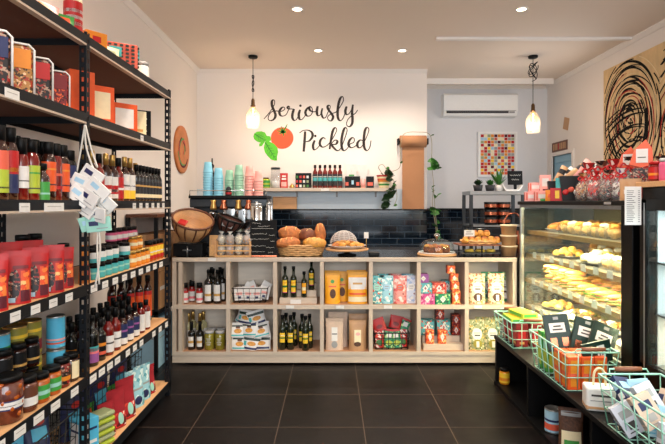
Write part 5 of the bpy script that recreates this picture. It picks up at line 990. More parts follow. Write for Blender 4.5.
# glass dome
gd = thing('cake_dome', 'clear glass cake dome with a knob on a wooden board', 'cake dome', (PX(437, 4.85), 4.86, ZC))
MB().lathe([(0, 0), (.185, 0), (.19, .008), (.185, .02), (0, .02)], 'wood', 36).build('board', gd); MB().lathe([(.15, .021), (.172, .024), (.176, .034), (.15, .028)], 'white', 36).build('plate_rim', gd, False)
MB().lathe([(.162, .03), (.165, .08), (.15, .12), (.11, .145), (.05, .158), (.0, .16)], 'pane', 36).build('glass_bell', gd, False); MB().lathe([(0, .158), (.01, .16), (.012, .172), (.028, .185), (.028, .2), (.012, .212), (0, .213)], 'chrome', 20).build('knob', gd, False)
for i in range(9):
    a = i*PI*2/8; r0 = .095 if i < 8 else 0
    item('cake_slice', f'dark glazed cake under the glass dome, {(ORD[i]+" around the ring") if i < 8 else "one in the middle"}', 'cake', (PX(437, 4.85)+r0*math.cos(a), 4.86+r0*math.sin(a), ZC+.03), (.036, .036, .048), 'dark_crust' if i % 3 else 'crust', i, .1, (0, 0, 0), 'cakes under the glass dome', .5, None, ['fruit_mix', 'golden', 'crust'][i % 3])
# muffin tray stand
mt_ = thing('tray_stand', 'dark metal stand with two trays beside the display case', 'stand', (PX(479.5, 4.84), 4.86, ZC))
m = MB(); [m.tube([(x, y, 0), (x, y, .1)], .008, 'black_wire') for x in (-.17, 0, .17) for y in (-.1, .1)]; m.build('legs', mt_)
MB().box(-.22, .18, -.13, .13, .1, .112, 'grip_wood', .003).build('upper_tray', mt_); MB().box(-.19, .17, -.115, .115, .025, .033, 'dark_steel', .002).build('lower_tray', mt_)
bk2 = thing('muffin_basket', 'low wicker tray of golden muffins on the metal stand', 'basket', (PX(480, 4.84), 4.86, ZC+.113)); m = wicker_tray(bk2, .19, .12, .035)
for i in range(16):
    row, c_ = divmod(i, 6); x = -.15+.06*c_+(.03 if row == 1 else 0)+(.04 if row == 2 else 0); y = [-.06, .02, -.0][row]; z = [.125, .125, .185][row]
    if row == 1 and c_ == 5: continue
    t = item('muffin', f'golden muffin, {["front", "back", "top"][row]} row of the wicker tray, {ORD[c_]} from the glass dome', 'muffin', (PX(480, 4.84)+x, 4.86+y, ZC+z), (.032, .034, .036), 'golden', i, .2, (0, 0, i), 'golden muffins', .6, None, 'crust' if i % 2 else 'golden')
m = thing('price_flag', 'white price card standing among the muffins', 'price card', (PX(469, 4.84), 4.83, ZC+.185)); MB().box(-.05, .05, -.003, 0, .0, .06, 'matt_white').build('card', m); MB().box(-.035, .035, -.0036, -.003, .02, .026, 'print_ink').box(-.03, .02, -.0036, -.003, .04, .046, 'print_ink').build('writing', m)
for i, x in enumerate((-.1, .0, .1)): item('pastry', ['yellow-topped bun on the lower tray, dome side', 'yellow-topped bun on the lower tray, middle', 'yellow-topped bun on the lower tray, case side'][i], 'bun', (PX(480, 4.84)+x, 4.84, ZC+.034), (.045, .04, .02), 'pasta_yellow', i, .2, (0, 0, 0), 'buns on the lower tray', .6)
for i in range(3):
    t = thing('paper_bowl', f'brown paper bowl, {["bottom", "middle", "top"][i]} of the stack beside the display case', 'bowl', (PX(508.7, 4.8), 4.8, ZC+.001+i*.1), 0, 'stacked brown paper bowls')
    MB().lathe([(0, 0), (.064, 0), (.075, .088), (.079, .09), (.079, .098), (0, .098)], 'kraft', 26).build('cup', t); MB().lathe([(.08, .088), (.08, .0985), (.0, .0985)], 'cream', 26).build('lid', t)

# ================================================================ BACK RIGHT: STEEL SHELF, PLANTS
sy0, sy1 = 6.55, 6.95; sx0, sx1 = PX(470, sy0), PX(525, sy0); sh = PZ(191, sy0)
st = thing('steel_table', 'tall grey metal shelf with plants on top behind the display case', 'shelf')
MB().box(sx0, sx1, sy0, sy1, sh-.05, sh, 'steel', .004).build('top', st); MB().box(sx0, sx1, sy0, sy1, 1.19, 1.21, 'steel').build('middle_shelf', st)
for x in (sx0, sx1-.04):
    for y in (sy0, sy1-.04): MB().box(x, x+.04, y, y+.04, 0, sh-.05, 'dark_steel').build('leg', st)
def boxstack(i, x, y, z, lab, mt='soft_black'):
    t = thing('black_tub', lab, 'tub', (x, y, z), 0, 'black tubs on the metal shelf'); MB().lathe([(0, 0), (.08, 0), (.088, .1), (0, .1)], mt, 22).build('body', t); q = MB(); arcband(q, .087, .03, .07, 'copper', 100); q.build('copper_label', t, False)
for i in range(6): boxstack(i, PX(491+13*(i//3), 6.65), 6.66, 1.211+(i % 3)*.101, f'black copper-labelled tub, {["bottom", "middle", "top"][i % 3]} of the {["first", "second"][i//3]} stack from the glass dome')
def pot_plant(name, label, x, leafn, ls, seed, mt, upright=True):
    Y = sy0+.12; t = thing(name, label, 'plant', (PX(x, Y), Y, sh+.001)); MB().lathe([(0, 0), (.05, 0), (.065, .08), (.06, .08), (0, .07)], 'charcoal' if not upright else 'white', 20).build('pot', t)
    rr = random.Random(seed); m = MB()
    for i in range(leafn):
        a = i*2.4; el = rr.uniform(.5, 1.35); L = ls*rr.uniform(.7, 1); w = .018 if upright else .03
        d = Vector((math.cos(a)*math.cos(el), math.sin(a)*math.cos(el)*.6, math.sin(el))); s = Vector((-math.sin(a), math.cos(a), 0))*w; b = Vector((0, 0, .07))
        P = [b-s*.6, b+s*.6, b+d*L*.5+s+Vector((0, 0, .01)), b+d*L*.5-s+Vector((0, 0, .01)), b+d*L]
        m.add([tuple(p) for p in P], [(0, 1, 2, 3), (3, 2, 4)], mt)
    m.build('leaves', t, False)
pot_plant('potted_plant', 'small dark leafy plant at the near corner of the metal shelf', 478, 40, .1, 1, 'dark_leaf', False); pot_plant('agave_plant', 'spiky green agave in a white pot in front of the squares poster', 499, 16, .27, 2, 'leaf'); pot_plant('potted_plant', 'little green plant beside the agave', 490, 24, .1, 3, 'leaf', False)
m = thing('slate_sign', 'small black slate sign with chalk writing on the metal shelf', 'sign', (PX(515.5, sy0+.25), sy0+.25, sh+.001)); m.rotation_euler = (-.1, 0, 0); MB().box(-.1, .1, -.01, .01, .09, .28, 'slate', .003).box(-.02, .02, 0, .01, 0, .09, 'slate').build('board', m); q = MB(); q.tube([(-.07+.014*i, -.012, .22+.008*(-1)**i) for i in range(11)], .003, 'chalk', 4).tube([(-.05+.014*i, -.012, .16+.008*(-1)**i) for i in range(8)], .003, 'chalk', 4).build('chalk_writing', m)
m = thing('white_tray', 'white boat-shaped tray on the metal shelf beside the agave', 'tray', (PX(511, sy0+.08), sy0+.09, sh+.001)); MB().prism([(-.13, .09), (-.08, 0), (.1, 0), (.15, .07), (.14, .085), (.09, .02), (-.07, .02), (-.12, .1)], -.05, .05, 'white', 'y').build('shell', m)
m = thing('copper_kettle', 'copper jug on the counter behind the paper bowls', 'jug', (PX(513.5, 5.15), 5.15, ZC)); MB().lathe([(0, 0), (.07, 0), (.08, .12), (.05, .2), (.055, .22)], 'copper', 24).build('body', m); MB().tube(smooth([(-.06, 0, .2), (-.1, 0, .28), (-.06, 0, .38), (.02, 0, .4), (.06, 0, .36)]), .009, 'copper').build('handle', m)

# ================================================================ DISPLAY CASE
GX, BX, GY0, GY1, GT = 1.72, 2.42, 2.86, 4.6, 1.515
dc = thing('display_case', 'black-framed refrigerated glass display case full of food', 'display case')
MB().box(GX, BX, GY0, GY1, .0, .52, 'case_frame', .006).build('base', dc); MB().box(GX-.015, BX, GY0, GY1+.01, GT-.03, GT, 'case_frame', .004).build('top', dc)
MB().box(GX-.005, BX, GY0, GY0+.115, .52, GT-.03, 'case_frame', .004).build('end_panel', dc); MB().box(GX+.01, BX-.01, GY0+.116, GY0+.12, .53, GT-.04, 'white').build('end_lining', dc)
MB().box(GX, GX+.03, GY1-.03, GY1, .52, GT-.03, 'steel', .002).build('corner_post', dc); MB().box(GX, GX+.025, GY0+.116, GY1-.031, GT-.055, GT-.031, 'steel').build('top_rail', dc); MB().box(GX, GX+.02, GY0+.116, GY1-.031, .521, .545, 'steel').build('bottom_rail', dc)
MB().box(BX-.02, BX, GY0+.12, GY1-.001, .52, GT-.03, mat('case_back', (170, 160, 128), .25)).build('back_panel', dc); MB().box(GX+.035, BX-.021, GY1-.012, GY1-.002, .52, GT-.03, mat('far_glass', (120, 130, 128), .05, clear=.8)).build('far_panel', dc)
MB().box(GX+.004, GX+.01, GY0+.117, GY1-.031, .546, GT-.056, 'pane').build('glass_front', dc)
SH = [(1.25, 1.79), (1.04, 1.78), (.815, 1.77), (.575, 1.77)]
mat('shelf_strip', (170, 134, 84), .4)
for i, (z, x0) in enumerate(SH):
    s = MB().box(x0, BX-.03, GY0+.125, GY1-.02, z-.012, z, mat('case_shelf', (112, 104, 88), .35)).build('shelf', dc); MB().box(x0-.006, x0, GY0+.125, GY1-.02, z-.03, z+.004, 'shelf_strip').build('price_strip', s)
    for q_ in range(9):
        if i: MB().box(x0-.009, x0-.007, 2.99+q_*.17, 3.06+q_*.17, z-.022, z+.028, 'matt_white').build('price_card', s)
for (z, x), pw_ in zip([(GT-.034, 1.80)]+[(a-.0125, b+.02) for a, b in SH[:3]], (11, 18, 30, 34)):
    MB().box(x, x+.02, GY0+.2, GY1-.1, z-.012, z, 'led').build('light_strip', dc)
    area('case_light', (x+.03, (GY0+GY1)/2, z-.016), (0, 0, 0), .03, 1.4, pw_, (1, .80, .50))
MB().box(GX-.0165, GX-.0155, GY0+.2, GY0+.28, GT-.024, GT-.008, 'grey').build('maker_badge', dc)
def tubf(label, y, z, x, mt, seed, top='golden'):
    t = thing('food_tub', label, 'food tub', (x, y, z), 0, 'clear tubs of food in the display case')
    MB().box(-.05, .05, -.05, .05, .001, .07, 'film', .008).build('clear_tub', t); MB().blob(0, 0, .045, .042, .042, .042, mt, seed, .3, 3).build('filling', t); MB().blob(0, 0, .082, .036, .036, .022, top, seed+1, .5, 4).build('topping', t)
def platter(label, y, z, x, r, food, n, seed, fd=(.04, .03, .025), heap=.05, fname='pastry', fcat='pastry', fdesc='golden pastry'):
    short = {2: 'dark platter on the top case shelf', 3: 'large silver platter in the case', 5: 'far platter on the second case shelf', 8: 'near platter on the lowest case deck', 9: 'second platter on the lowest case deck', 10: 'third platter on the lowest case deck', 11: 'farthest platter on the lowest case deck'}[seed]
    t = thing('platter', label, 'platter', (x, y, z), 0, None); MB().lathe([(0, 0), (r*.6, 0), (r*.98, .02), (r, .024), (r*.6, .006), (0, .006)], 'steel' if seed % 2 else 'white', 30).build('dish', t)
    rr = random.Random(seed)
    for i in range(n):
        a = i*2.4; q = r*.75*math.sqrt((i+.5)/n)
        item(fname, f'{fdesc}, {ORD[i]} from the middle of the {short}', fcat, (x+q*math.cos(a), y+q*math.sin(a), z+.012+heap*(1-q/r/.75)), fd, food[i % len(food)], seed*7+i, .25, (0, 0, rr.uniform(0, 3)), 'food on the platters in the case', .5)
z = SH[0][0]+.001
for i in range(7): tubf(f'clear muffin tub on the top case shelf, {ORD[i]} from the near end', 3.42+i*.118, z, 1.93, 'sandwich_bread', i, 'icing' if i % 2 else 'golden')
ck = thing('whole_cake', 'large flat-topped cake on the top shelf at the near end of the case', 'cake', (2.03, 3.2, z)); MB().lathe([(0, 0), (.15, 0), (.155, .01), (.155, .07)], 'nuts', 30).build('sponge', ck); MB().lathe([(.155, .07), (.158, .09), (.14, .105), (0, .108)], 'golden', 30).build('glaze', ck)
platter('dark platter of croissants, far end of the top shelf', 4.38, z, 2.0, .13, ['golden', 'crust'], 8, 2, (.05, .028, .025))
for i in range(8): tubf(f'clear tub in the back row of the top case shelf, {ORD[i]} from the near end', 3.44+i*.115, z, 2.2, 'golden' if i % 2 else 'sandwich_bread', i+60, 'golden')
z = SH[1][0]+.001
for i in range(11): tubf(f'clear tub in the back row of the second case shelf, {ORD[i]} from the near end', 3.08+i*.13, z, 2.29, 'sandwich_bread', i+80, 'icing' if i % 2 else 'golden')
platter('large silver platter heaped with icing cakes, middle shelf of the case', 3.72, z+.0, 2.02, .19, ['icing', 'icing', 'pasta_yellow'], 16, 3, (.045, .04, .035), .07, 'iced_cake', 'cake', 'white iced cake')
for i in range(4): tubf(f'iced muffin tub on the second case shelf, {ORD[i]} from the near end', 3.08+i*.125, z, 1.91, 'sandwich_bread', i+20, 'icing')
platter('platter of yellow cakes, far end of the second shelf', 4.2, z, 1.99, .14, ['pasta_yellow', 'golden'], 12, 5, (.035, .03, .03), .05, 'yellow_cake', 'cake', 'yellow cake')
z = SH[2][0]+.001
def sandwich(label, y, z, x, rz, seed):
    t = thing('sandwich', label, 'sandwich', (x, y, z), rz, 'filled rolls in the display case')
    MB().blob(0, 0, .018, .085, .035, .018, 'sandwich_bread', seed, .1).build('lower_half', t); MB().blob(0, 0, .034, .088, .038, .01, 'salad', seed+1, .5, 6).build('salad', t); MB().blob(0, 0, .042, .08, .036, .009, 'ham', seed+2, .4, 5).build('ham', t); MB().blob(0, 0, .058, .085, .036, .02, 'golden', seed+3, .1).build('upper_half', t)
for i in range(14):
    y = 3.05+(i % 10)*.135; lay = i//10
    if lay: y = 3.9+(i-10)*.135
    sandwich(f'{["filled bread roll", "stacked filled roll"][lay]} on the third case shelf, {ORD[i % 10]} from the near end', y, z+lay*.078, 1.9, .15*(i % 3-1), i)
for i in range(8): sandwich(f'back-row filled roll on the third case shelf, {ORD[i]} from the near end', 3.1+i*.15, z, 2.15, .2, i+30)
z = SH[3][0]+.001
platter('white platter of salad bowls, near end of the lowest deck', 3.15, z, 1.98, .17, ['salad', 'pasta_yellow', 'red'], 14, 8, (.035, .035, .03), .05, 'salad_portion', 'salad', 'salad portion')
platter('silver platter of small cakes, middle of the lowest deck', 3.58, z, 1.98, .17, ['icing', 'nuts', 'golden'], 16, 9, (.03, .03, .025), .04, 'small_cake', 'cake', 'small cake'); platter('white platter of chocolate and white cakes, far middle of the lowest deck', 3.98, z, 1.98, .17, ['icing', 'nuts', 'crust'], 16, 10, (.03, .03, .025), .03, 'small_cake', 'cake', 'small cake')
platter('silver platter of golden slices, far end of the lowest deck', 4.36, z, 1.98, .15, ['golden', 'pasta_yellow'], 12, 11, (.04, .03, .025), .04, 'slice', 'cake', 'golden slice')

# ================================================================ SECOND FRIDGE
FX, FB, FY0, FY1, FT = 1.72, 2.42, 1.3, 2.78, 1.585
fr = thing('upright_fridge', 'black-framed glass-door drinks fridge at the picture edge', 'fridge')
MB().box(FX, FB, FY0, FY1, 0, .56, 'case_frame', .006).build('base', fr); MB().box(FX, FB, FY0, FY1, 1.5, FT, 'case_frame', .004).build('header', fr); MB().box(FX-.03, FB, FY0-.02, FY1+.01, FT, FT+.03, 'wood', .003).build('wooden_top', fr)
MB().box(FX, FB, FY1-.05, FY1, .56, 1.5, 'case_frame').build('end_panel', fr); MB().box(FB-.02, FB, FY0, FY1-.05, .56, 1.5, 'white_plastic').box(FX+.05, FB-.02, FY1-.06, FY1-.051, .56, 1.5, 'white_plastic').build('lining', fr)
d = MB().box(FX-.03, FX-.002, FY1-.085, FY1-.03, .57, 1.52, 'case_frame').box(FX-.03, FX-.002, FY0, FY1-.03, .57, .63, 'case_frame').box(FX-.03, FX-.002, FY0, FY1-.03, 1.46, 1.52, 'case_frame').build('door', fr)
MB().box(FX-.02, FX-.012, FY0, FY1-.086, .631, 1.459, 'pane').build('door_glass', d); MB().box(FX-.032, FX-.0305, FY1-.075, FY1-.066, .6, 1.5, 'steel').build('door_trim', d)
for z in (.62, .9, 1.18): MB().box(FX+.03, FB-.03, FY0+.01, FY1-.07, z-.01, z, 'steel').build('shelf', fr)
MB().box(FX+.02, FX+.035, FY0+.05, FY1-.1, 1.47, 1.49, 'cool_led').build('light_strip', fr); area('fridge_light', (FX+.1, 2.0, 1.46), (0, 0, 0), .06, 1.2, 8, (.85, .96, 1)); area('fridge_light', (FX+.1, 2.1, 1.165), (0, 0, 0), .06, 1.0, 4, (.85, .96, 1)); area('fridge_light', (FX+.1, 2.1, .885), (0, 0, 0), .06, 1.0, 5, (1, .88, .65))
bottle_kind('milk', .045, .22, 'white', 'mint', [(0, 1, 'pale_blue')], nr=.02, sh=.6); bottle_kind('juice', .035, .2, 'amber_glass', 'white', [(0, 1, 'lime')], nr=.018, sh=.62); box_kind('cheese', .1, .06, .1, 'cream', [(-.7, .7, .2, .8, 'kraft')])
for s_, z in enumerate((.621, .901, 1.181)):
    for i in range(9):
        k = ['juice', 'milk', 'milk'][s_] if (i+s_) % 3 else ['cheese', 'juice', 'cheese'][s_]
        put(k, 'fridge_bottle' if k != 'cheese' else 'cheese_pack', f'{ {"milk": "white milk bottle", "juice": "amber juice bottle", "cheese": "cream cheese pack"}[k]} on the {["lowest", "middle", "top"][s_]} fridge shelf, {ORD[i]} from the display case', 'bottle' if k != 'cheese' else 'packet', (1.88, 2.64-i*.115, z), PI/2+PI, 'goods in the fridge')
pl = thing('price_list', 'white printed price list hung on the fridge front', 'price list', (FX-.035, FY1-.05, 1.43))
MB().box(-.09, .0, -.002, 0, -.05, .16, 'matt_white').build('sheet', pl); q = MB(); rr = random.Random(9); [q.box(-.08, -.05+rr.uniform(0, .02), -.0026, -.002, .135-k*.0105, .138-k*.0105, 'print_ink').box(-.018, -.008, -.0026, -.002, .135-k*.0105, .138-k*.0105, 'print_ink') for k in range(17)]; q.build('printed_rows', pl)

# ================================================================ GOODS ON THE CASE AND FRIDGE
TZ = GT+.001
def cello(key, c1, c2, bow='red'):
    b = MB().lathe([(0, 0), (.045, 0), (.052, .03), (.046, .1), (.014, .15)], c1, 14).build; mm = MB().lathe([(0, 0), (.045, 0), (.052, .03), (.046, .1), (.014, .15)], c1, 14)
    k = MB().blob(0, 0, .062, .046, .046, .062, c2, 3, .4, 5)
    t = MB().lathe([(.012, .15), (.02, .17), (.03, .19)], c2, 12); bw = MB()
    for s in (-1, 1): bw.tube(smooth([(0, -.015, .148), (s*.018, -.02, .162), (s*.028, -.02, .148), (s*.016, -.02, .138), (0, -.015, .148)]), .005, bow).tube([(0, -.018, .148), (s*.015, -.03, .11)], .004, bow)
    KIND[key] = [('bag', mm.mesh(), None, []), ('sweets', k.mesh(), None, []), ('gathered_top', t.mesh(fix=False), None, []), ('bow', bw.mesh(), None, [])]
cello('g_red', 'clear_wrap', 'sp_red'); cello('g_white', 'clear_wrap', 'sp_mix'); cello('g_gold', 'clear_wrap', 'sp_gold'); cello('g_silver', 'clear_wrap', 'sp_mix'); cello('g_dark', 'clear_wrap', 'sp_dark')
RZ = -PI/2+.35
def on(x, X): return YX(x, X)
GG = [('g_gold', 583, 1.80), ('g_red', 595, 1.80), ('g_dark', 608, 1.80), ('g_silver', 621, 1.80), ('g_red', 589, 1.94), ('g_dark', 602, 1.94), ('g_red', 614, 1.94), ('g_dark', 628, 1.94)]
dsc = {'g_red': 'clear sweet bag with red sweets', 'g_white': 'pale sweet bag with a red bow', 'g_gold': 'gold sweet bag with a red bow', 'g_silver': 'white and purple sweet bag with a red bow', 'g_dark': 'dark sweet bag with a red bow'}
for i, (k, x, X) in enumerate(GG): put(k, 'sweet_bag', f'{dsc[k]}, {["front", "second"][i > 3]} row, {ORD[i if i < 4 else i-4]} from the black bins', 'bag', (X, on(x, X), TZ), -.5, 'ribboned sweet bags on the case', 1.05 if i < 4 else 1.5)
# pink and white boxes
box_kind('pw', .17, .085, .12, 'pale_pink', [(-.7, .7, .3, .7, 'white'), (-.9, -.75, .1, .9, 'coral')]); box_kind('pw2', .1, .16, .08, 'pale_pink', [(-.6, .6, .3, .8, 'white'), (-.5, .5, .05, .15, 'maroon')])
for i, (k, x, X, z, s) in enumerate([('pw', 532, 1.82, 0, 1), ('pw', 545, 1.86, 0, 1), ('pw', 537, 1.85, .086, .95), ('pw2', 545, 1.88, .086, .9)]): put(k, 'pink_box', ['pale pink box at the far corner of the display case top', 'pale pink box beside the black wire tray', 'pale pink box stacked on the two lower ones', 'upright pink box with a white panel stacked at the end'][i], 'box', (X, min(4.5, on(x, X)), TZ+z), -.3, 'pale pink boxes on the case', s)
m = thing('teal_packet', 'flat green packet lying at the edge of the case top', 'packet', (1.77, 4.08, TZ), -.4); MB().box(-.07, .07, -.03, .03, 0, .02, 'green', .006).build('wrapper', m)
# black bins with rolled magazines
def bin_(label, x, X, w, h, seed, hue):
    t = thing('magazine_bin', label, 'bin', (X, on(x, X), TZ), -.35); MB().prism([(-w/2, 0), (w/2, 0), (w/2+.02, h), (-w/2-.02, h)], -.07, .07, 'soft_black', 'y').build('bin', t)
    q = MB(); [q.blob(-w/2+.02+w*.22*i, -.072, h*.35+.02*(i % 2), .022, .006, .022, ['red', 'coral', 'white'][i % 3], i, .3, sub=2) for i in range(4)]; q.build('sticker_print', t)
bin_('black bin of rolled bags, farther along the case top', 560, 1.84, .15, .16, 1, 0); bin_('black bin of rolled bags with red print, nearer along the case top', 574, 1.86, .17, .19, 2, 0)
for i, (x, X, z, a, c) in enumerate([(557, 1.86, .17, .5, 'kraft'), (562, 1.9, .17, .7, 'white'), (571, 1.86, .2, .9, 'kraft'), (577, 1.9, .21, .7, 'pale_pink'), (585, 2.0, .2, .8, 'silver'), (592, 2.02, .21, .8, 'grey')]):
    t = thing('rolled_magazine', f'{["tan", "white", "tan", "pale pink", "silver", "grey"][i]} roll sticking up out of the black bins, {ORD[i]} from the pink boxes', 'roll', (X, on(x, X), TZ+z)); t.rotation_euler = (0, a, -.2); MB().lathe([(0, -.08), (.028, -.08), (.028, .13), (.02, .13), (.02, .11), (0, .11)], c, 16).build('roll', t); MB().lathe([(.0285, .06), (.0285, .1)], 'charcoal', 16).build('band', t, False)
pouch_kind('c_blue', .08, .16, .05, 'teal', [(-.6, .6, .3, .6, 'teal', 'label')]); put('c_blue', 'blue_bag', 'bright blue bag hanging over the farther black bin', 'bag', (1.765, 3.88, TZ+.05), -.4, None, .8)
pouch_kind('c_orange', .09, .09, .05, 'amber', [(-.6, .6, .3, .6, 'orange', 'label')]); put('c_orange', 'orange_bag', 'small orange bag on the case below the farther bin', 'bag', (1.75, 4.0, TZ), -.4)
box_kind('c_red', .1, .1, .05, 'red', [(-.3, .3, .2, .8, 'yellow')]); put('c_red', 'red_box', 'small red box with a yellow mark below the blue bag', 'box', (1.75, 3.89, TZ), -.5)
# orange-red diamond tags on stands, paper bags, red jars
for i, (x, X) in enumerate([(627, 1.86), (641, 1.84)]):
    box_kind('dk_%d' % i, .09, .2, .08, 'sp_dark', [(-.8, .8, .1, .4, 'red')]) if not i else None
    put('dk_0', 'dark_carton', ['dark carton under the smaller orange tag pouch', 'dark carton under the larger orange tag pouch'][i], 'box', (X+.08, on(x, X+.08), TZ), -.5, 'dark cartons on the case')
    t = thing('tag_pouch', ['smaller orange-red pouch with a white label raised above the case', 'larger orange-red pouch with a white label raised above the case'][i], 'pouch', (X+.07, on(x, X+.07), TZ+.202), -.45); s = 1 if not i else 1.15
    MB().prism([(-.055*s, .02), (0, 0), (.055*s, .02), (.05*s, .1*s), (.02*s, .15*s), (-.03*s, .1*s)], -.02, .02, 'orange', 'y').build('bag', t); MB().box(-.025*s, .03*s, -.022, -.02, .03, .1*s, 'matt_white').box(-.018*s, .02*s, -.0226, -.022, .06, .066, 'print_ink').build('label', t)
pouch_kind('c_kraft', .08, .13, .06, 'kraft', [(-.5, .5, .3, .5, 'white', 'label')])
for i, x in enumerate((627, 634)): put('c_kraft', 'paper_bag', ['small brown paper bag beside the ribboned sweet bags', 'small brown paper bag by the fridge price list'][i], 'bag', (1.79, on(x, 1.79), TZ), -.4, 'small brown paper bags')
jar_kind('f_red', .036, .11, 'red_sauce', 'red', [(0, 1, 'red'), (.3, .5, 'amber')], lid_h=.15); jar_kind('f_pink', .034, .12, 'magenta', 'silver', [(0, 1, 'magenta')], lid_h=.15)
for i in range(12): put('f_pink' if i == 1 else 'f_red', 'preserve_jar', f'{"pink" if i == 1 else "red"} jar on the wooden fridge top, {["front row", "back row"][i//6]}, {ORD[i % 6]} from the display case', 'jar', (1.76+.1*(i//6), 2.72-.085*(i % 6), FT+.031), -.5, 'red jars on the fridge')
for i in range(6): put(['g_red', 'g_dark', 'g_white'][i % 3], 'sweet_bag', f'ribboned sweet bag on the fridge behind the red jars, {ORD[i]} from the display case', 'bag', (2.0, 2.68-.12*i, FT+.031), -.5, 'sweet bags on the fridge', 1.1)
for i in range(5): put(['g_dark', 'g_gold', 'g_dark'][i % 3], 'sweet_bag', f'ribboned sweet bag in the rear row of the case top, {ORD[i]} from the bins', 'bag', (2.12, 3.72-.17*i, TZ), -.5, 'rear ribboned bags on the case', 1.5)

# ================================================================ LOW BENCH WITH BASKETS
HX0, HX1, HY0, HY1, HZ = 1.34, 1.70, 1.0, 4.15, .405
hb_ = thing('low_bench', 'low black bench along the display case holding teal baskets', 'bench')
MB().box(HX0, HX1, HY0, HY1, HZ-.03, HZ, 'black_plastic', .003).build('top', hb_); MB().box(HX0, HX1, HY0, HY1, 0, .03, 'black').build('bottom_shelf', hb_); MB().box(HX1-.02, HX1, HY0, HY1, .03, HZ-.03, 'black').build('back_panel', hb_)
for y in (HY1-.025, 3.45, 2.6, 1.75): MB().box(HX0+.01, HX1-.02, y, y+.025, .03, HZ-.03, 'black').build('upright', hb_)
jar_kind('u_yellow', .04, .13, 'honey', 'black', [(0, 1, 'yellow'), (.2, .5, 'amber')]); put('u_yellow', 'mustard_jar', 'jar with a yellow label at the far end under the low bench', 'jar', (1.40, 4.07, .031), -.3)
can_kind('u_red', .025, .1, [(0, 1, 'red')]); put('u_red', 'small_can', 'small red can in the shade under the low bench', 'can', (1.5, 3.66, .031), -.3)
can_kind('u_tin', .05, .15, [(0, 1, 'pale_blue'), (.1, .4, 'coral'), (.5, .6, 'navy')]); put('u_tin', 'food_tin', 'blue-grey tin under the low bench', 'tin', (1.42, 3.22, .031), -.3)
pouch_kind('u_bag', .14, .24, .07, 'nuts', [(-.8, .8, .05, .45, 'cream', 'label'), (-.6, .6, .12, .24, 'green', 'printed_line'), (-.8, .8, .8, .92, 'grey', 'printed_band')]); put('u_bag', 'coffee_bag', 'brown and cream bag under the low bench beside the tin', 'bag', (1.43, 3.0, .031), -.3)
WB = [(3.93, .40, .2), (3.13, .52, .235), (2.22, .58, .235)]
N0 = set(o.name for o in COL.objects)
for i, (y, w_, h_) in enumerate(WB):
    wire_basket('teal_basket', ['mint green wire basket of red and lime boxes, farthest on the bench', 'mint green wire basket of dark green chocolate boxes in the middle of the bench', 'mint green wire basket of mixed cartons nearest the camera'][i], 'basket', (1.525, y, HZ+.001), PI/2, w_, .31, h_, 'mint_wire', 'grip_wood', .0032, nx=6 if i else 4, ny=4, nz=3, taper=.85, rimr=.0055, group='mint wire baskets with wooden grips')
box_kind('v_red', .09, .17, .07, 'deep_red', [(-.6, .6, .3, .7, 'red'), (-.4, .4, .1, .2, 'gold')]); box_kind('v_lime', .13, .035, .2, 'lime', [(-.8, .8, .2, .8, 'green')])
q = MB().box(-.045, .045, -.08, .08, .0352, .0356, 'yellow'); KIND['v_lime'].append(('top_print', q.mesh(), None, []))
for i in range(6): put('v_red', 'red_carton', f'dark red carton in the farthest basket, {["near", "middle", "far"][i//2]} row, {["aisle side", "case side"][i % 2]}', 'carton', (1.47+.11*(i % 2), 3.82+.11*(i//2), HZ+.008), 0, 'red cartons in the farthest basket')
for i in range(3): put('v_lime', 'lime_packet', ['lime packet lying on the red cartons, aisle side', 'lime packet lying on the red cartons, case side', 'lime packet on top of the other lime packets'][i], 'packet', (1.46+.13*(i % 2) if i < 2 else 1.52, 3.9, HZ+.18+(.038 if i == 2 else 0)), .1*i, 'lime packets', 1)
box_kind('v_orange', .07, .19, .09, 'orange', [(-.6, .6, .1, .9, 'amber'), (-.7, .7, .4, .5, 'coral')]); box_kind('v_green', .07, .2, .06, 'green', [(-.6, .6, .1, .9, 'lime'), (-.5, .5, .6, .8, 'mint')])
for i in range(6): put('v_orange', 'orange_carton', f'orange carton in the middle basket, {["near", "second"][i//3]} row, {["aisle side", "centre", "case side"][i % 3]}', 'carton', (1.44+.078*(i % 3), 2.95+.1*(i//3), HZ+.008), 0, 'orange cartons in the middle basket')
for i in range(4): put('v_green', 'green_carton', f'bright green carton at the far end of the middle basket, {["nearer", "farther"][i//2]} row, {["aisle side", "case side"][i % 2]}', 'carton', (1.45+.08*(i % 2), 3.24+.08*(i//2), HZ+.008), 0, 'green cartons in the middle basket', (1.1, 1, 1.2))
box_kind('v_choc', .135, .2, .02, 'dark_green', [(-.62, .62, .5, .76, 'white'), (-.4, .4, .56, .60, 'print_ink'), (-.3, .3, .65, .69, 'print_ink'), (-.2, .2, .85, .93, 'grey'), (-.7, -.2, .12, .36, 'copper'), (.2, .7, .12, .36, 'copper')], both=False)
for i, (x, a, dy) in enumerate([(570, -.12, .05), (590, .28, .0), (605, .40, -.06)]):
    Y = 3.12+dy; put('v_choc', 'chocolate_box', ['dark green chocolate box standing nearly straight in the middle basket', 'dark green chocolate box tilted in the middle of the three', 'dark green chocolate box tilted the most, nearest the case glass'][i], 'chocolate box', (PX(x-3, Y), Y, PZ(351+[0, 4, 9][i], Y)), 0, 'dark green chocolate boxes', 1.14, rot=(-.3, a, -.15))
put('v_choc', 'chocolate_box', 'dark green chocolate pack lying across the top of the orange cartons', 'chocolate box', (1.50, 2.93, HZ+.20), 0, None, .95, rot=(-.3, PI/2-.15, -.1))
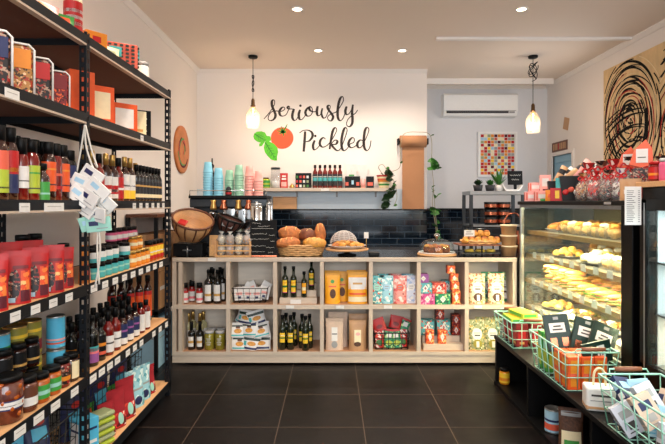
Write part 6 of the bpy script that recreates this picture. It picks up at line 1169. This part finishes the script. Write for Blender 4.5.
# tote bag
KEEP = [o for o in COL.objects if o.name not in N0 and o.parent is None]
tb = thing('paper_carrier', 'small white and tan bag with a loop handle between two baskets', 'bag', (1.42, 2.66, HZ+.001), -.25); MB().box(-.075, .075, -.05, .05, 0, .125, 'white', .012).box(-.0755, .0755, -.0505, .0505, .004, .035, 'kraft', .01).build('bag', tb)
MB().tube(smooth([(-.03, 0, .12), (-.025, 0, .19), (.0, 0, .215), (.025, 0, .19), (.03, 0, .12)]), .006, 'cream').build('loop_handle', tb); MB().box(-.05, .05, -.0515, -.05, .08, .09, 'print_ink').box(-.055, .045, -.0515, -.05, .055, .06, 'grey').build('print', tb)
# nearest basket
mat('lilac_white', (196, 198, 208), .5)
for k, c, l1, l2 in [('n_blue', 'pale_blue', 'white', 'cyan'), ('n_navy', 'navy', 'pale_blue', 'white'), ('n_white', 'lilac_white', 'grey', 'print_ink'), ('n_red', 'red', 'gold', 'soft_black'), ('n_wred', 'kraft_pale', 'navy', 'tag_ink')]:
    box_kind(k, .11, .17, .045, c, [(-.6, .6, .55, .8, l1), (-.4, .4, .2, .42, l2), (-.6, .3, .1, .13, l2)])
N = [('n_navy', 1.45, 2.42, .02, (0, .1, -.1), 'navy carton at the far corner of the nearest basket'), ('n_blue', 1.53, 2.40, .10, (-.3, -.15, -.2), 'pale blue carton sticking up in the nearest basket'), ('n_white', 1.44, 2.31, .03, (-.3, -.5, 0), 'pale grey carton against the aisle side wires of the nearest basket'), ('n_wred', 1.62, 2.40, .05, (-.2, .5, .1), 'tan carton with a navy panel by the case side'),
     ('n_blue', 1.50, 2.22, .04, (-.35, .35, 0), 'pale blue carton leaning in the middle of the nearest basket'), ('n_red', 1.655, 2.26, .15, (-.35, .25, -.1), 'red carton with a gold panel on top of the nearest basket'), ('n_white', 1.46, 2.12, .01, (-.1, .15, 0), 'pale grey carton low in the near half of the basket, aisle side'), ('n_wred', 1.47, 2.03, .01, (-.1, -.1, 0), 'tan carton with a navy panel low at the near end'),
     ('n_white', 1.60, 2.06, .10, (-.6, .2, .1), 'pale grey carton lying on top at the near end of the basket'), ('n_navy', 1.60, 2.30, .01, (0, 0, .1), 'navy carton low on the case side of the basket')]
N += [('n_white', 1.53, 2.30, .12, (-.5, -.3, .2), 'pale grey carton slanting across the middle of the nearest basket'), ('n_wred', 1.46, 2.20, .11, (-.4, -.4, .1), 'tan carton high on the aisle side of the nearest basket'), ('n_blue', 1.54, 2.10, .13, (-.5, .5, 0), 'pale blue carton slanting near the front of the nearest basket'), ('n_navy', 1.46, 2.36, .14, (-.9, .2, .3), 'navy carton lying high at the far end of the nearest basket')]
for k, x, y, z, rt, d in N: put(k, 'carton', d, 'carton', (x, y, HZ+z), 0, None, .84, rot=rt)
for o in KEEP+[o for o in COL.objects if o.parent is None and o.name.startswith('carton')]:
    if o.location.y < 4.2 and o.location.x > 1.2: o.location.x -= .035
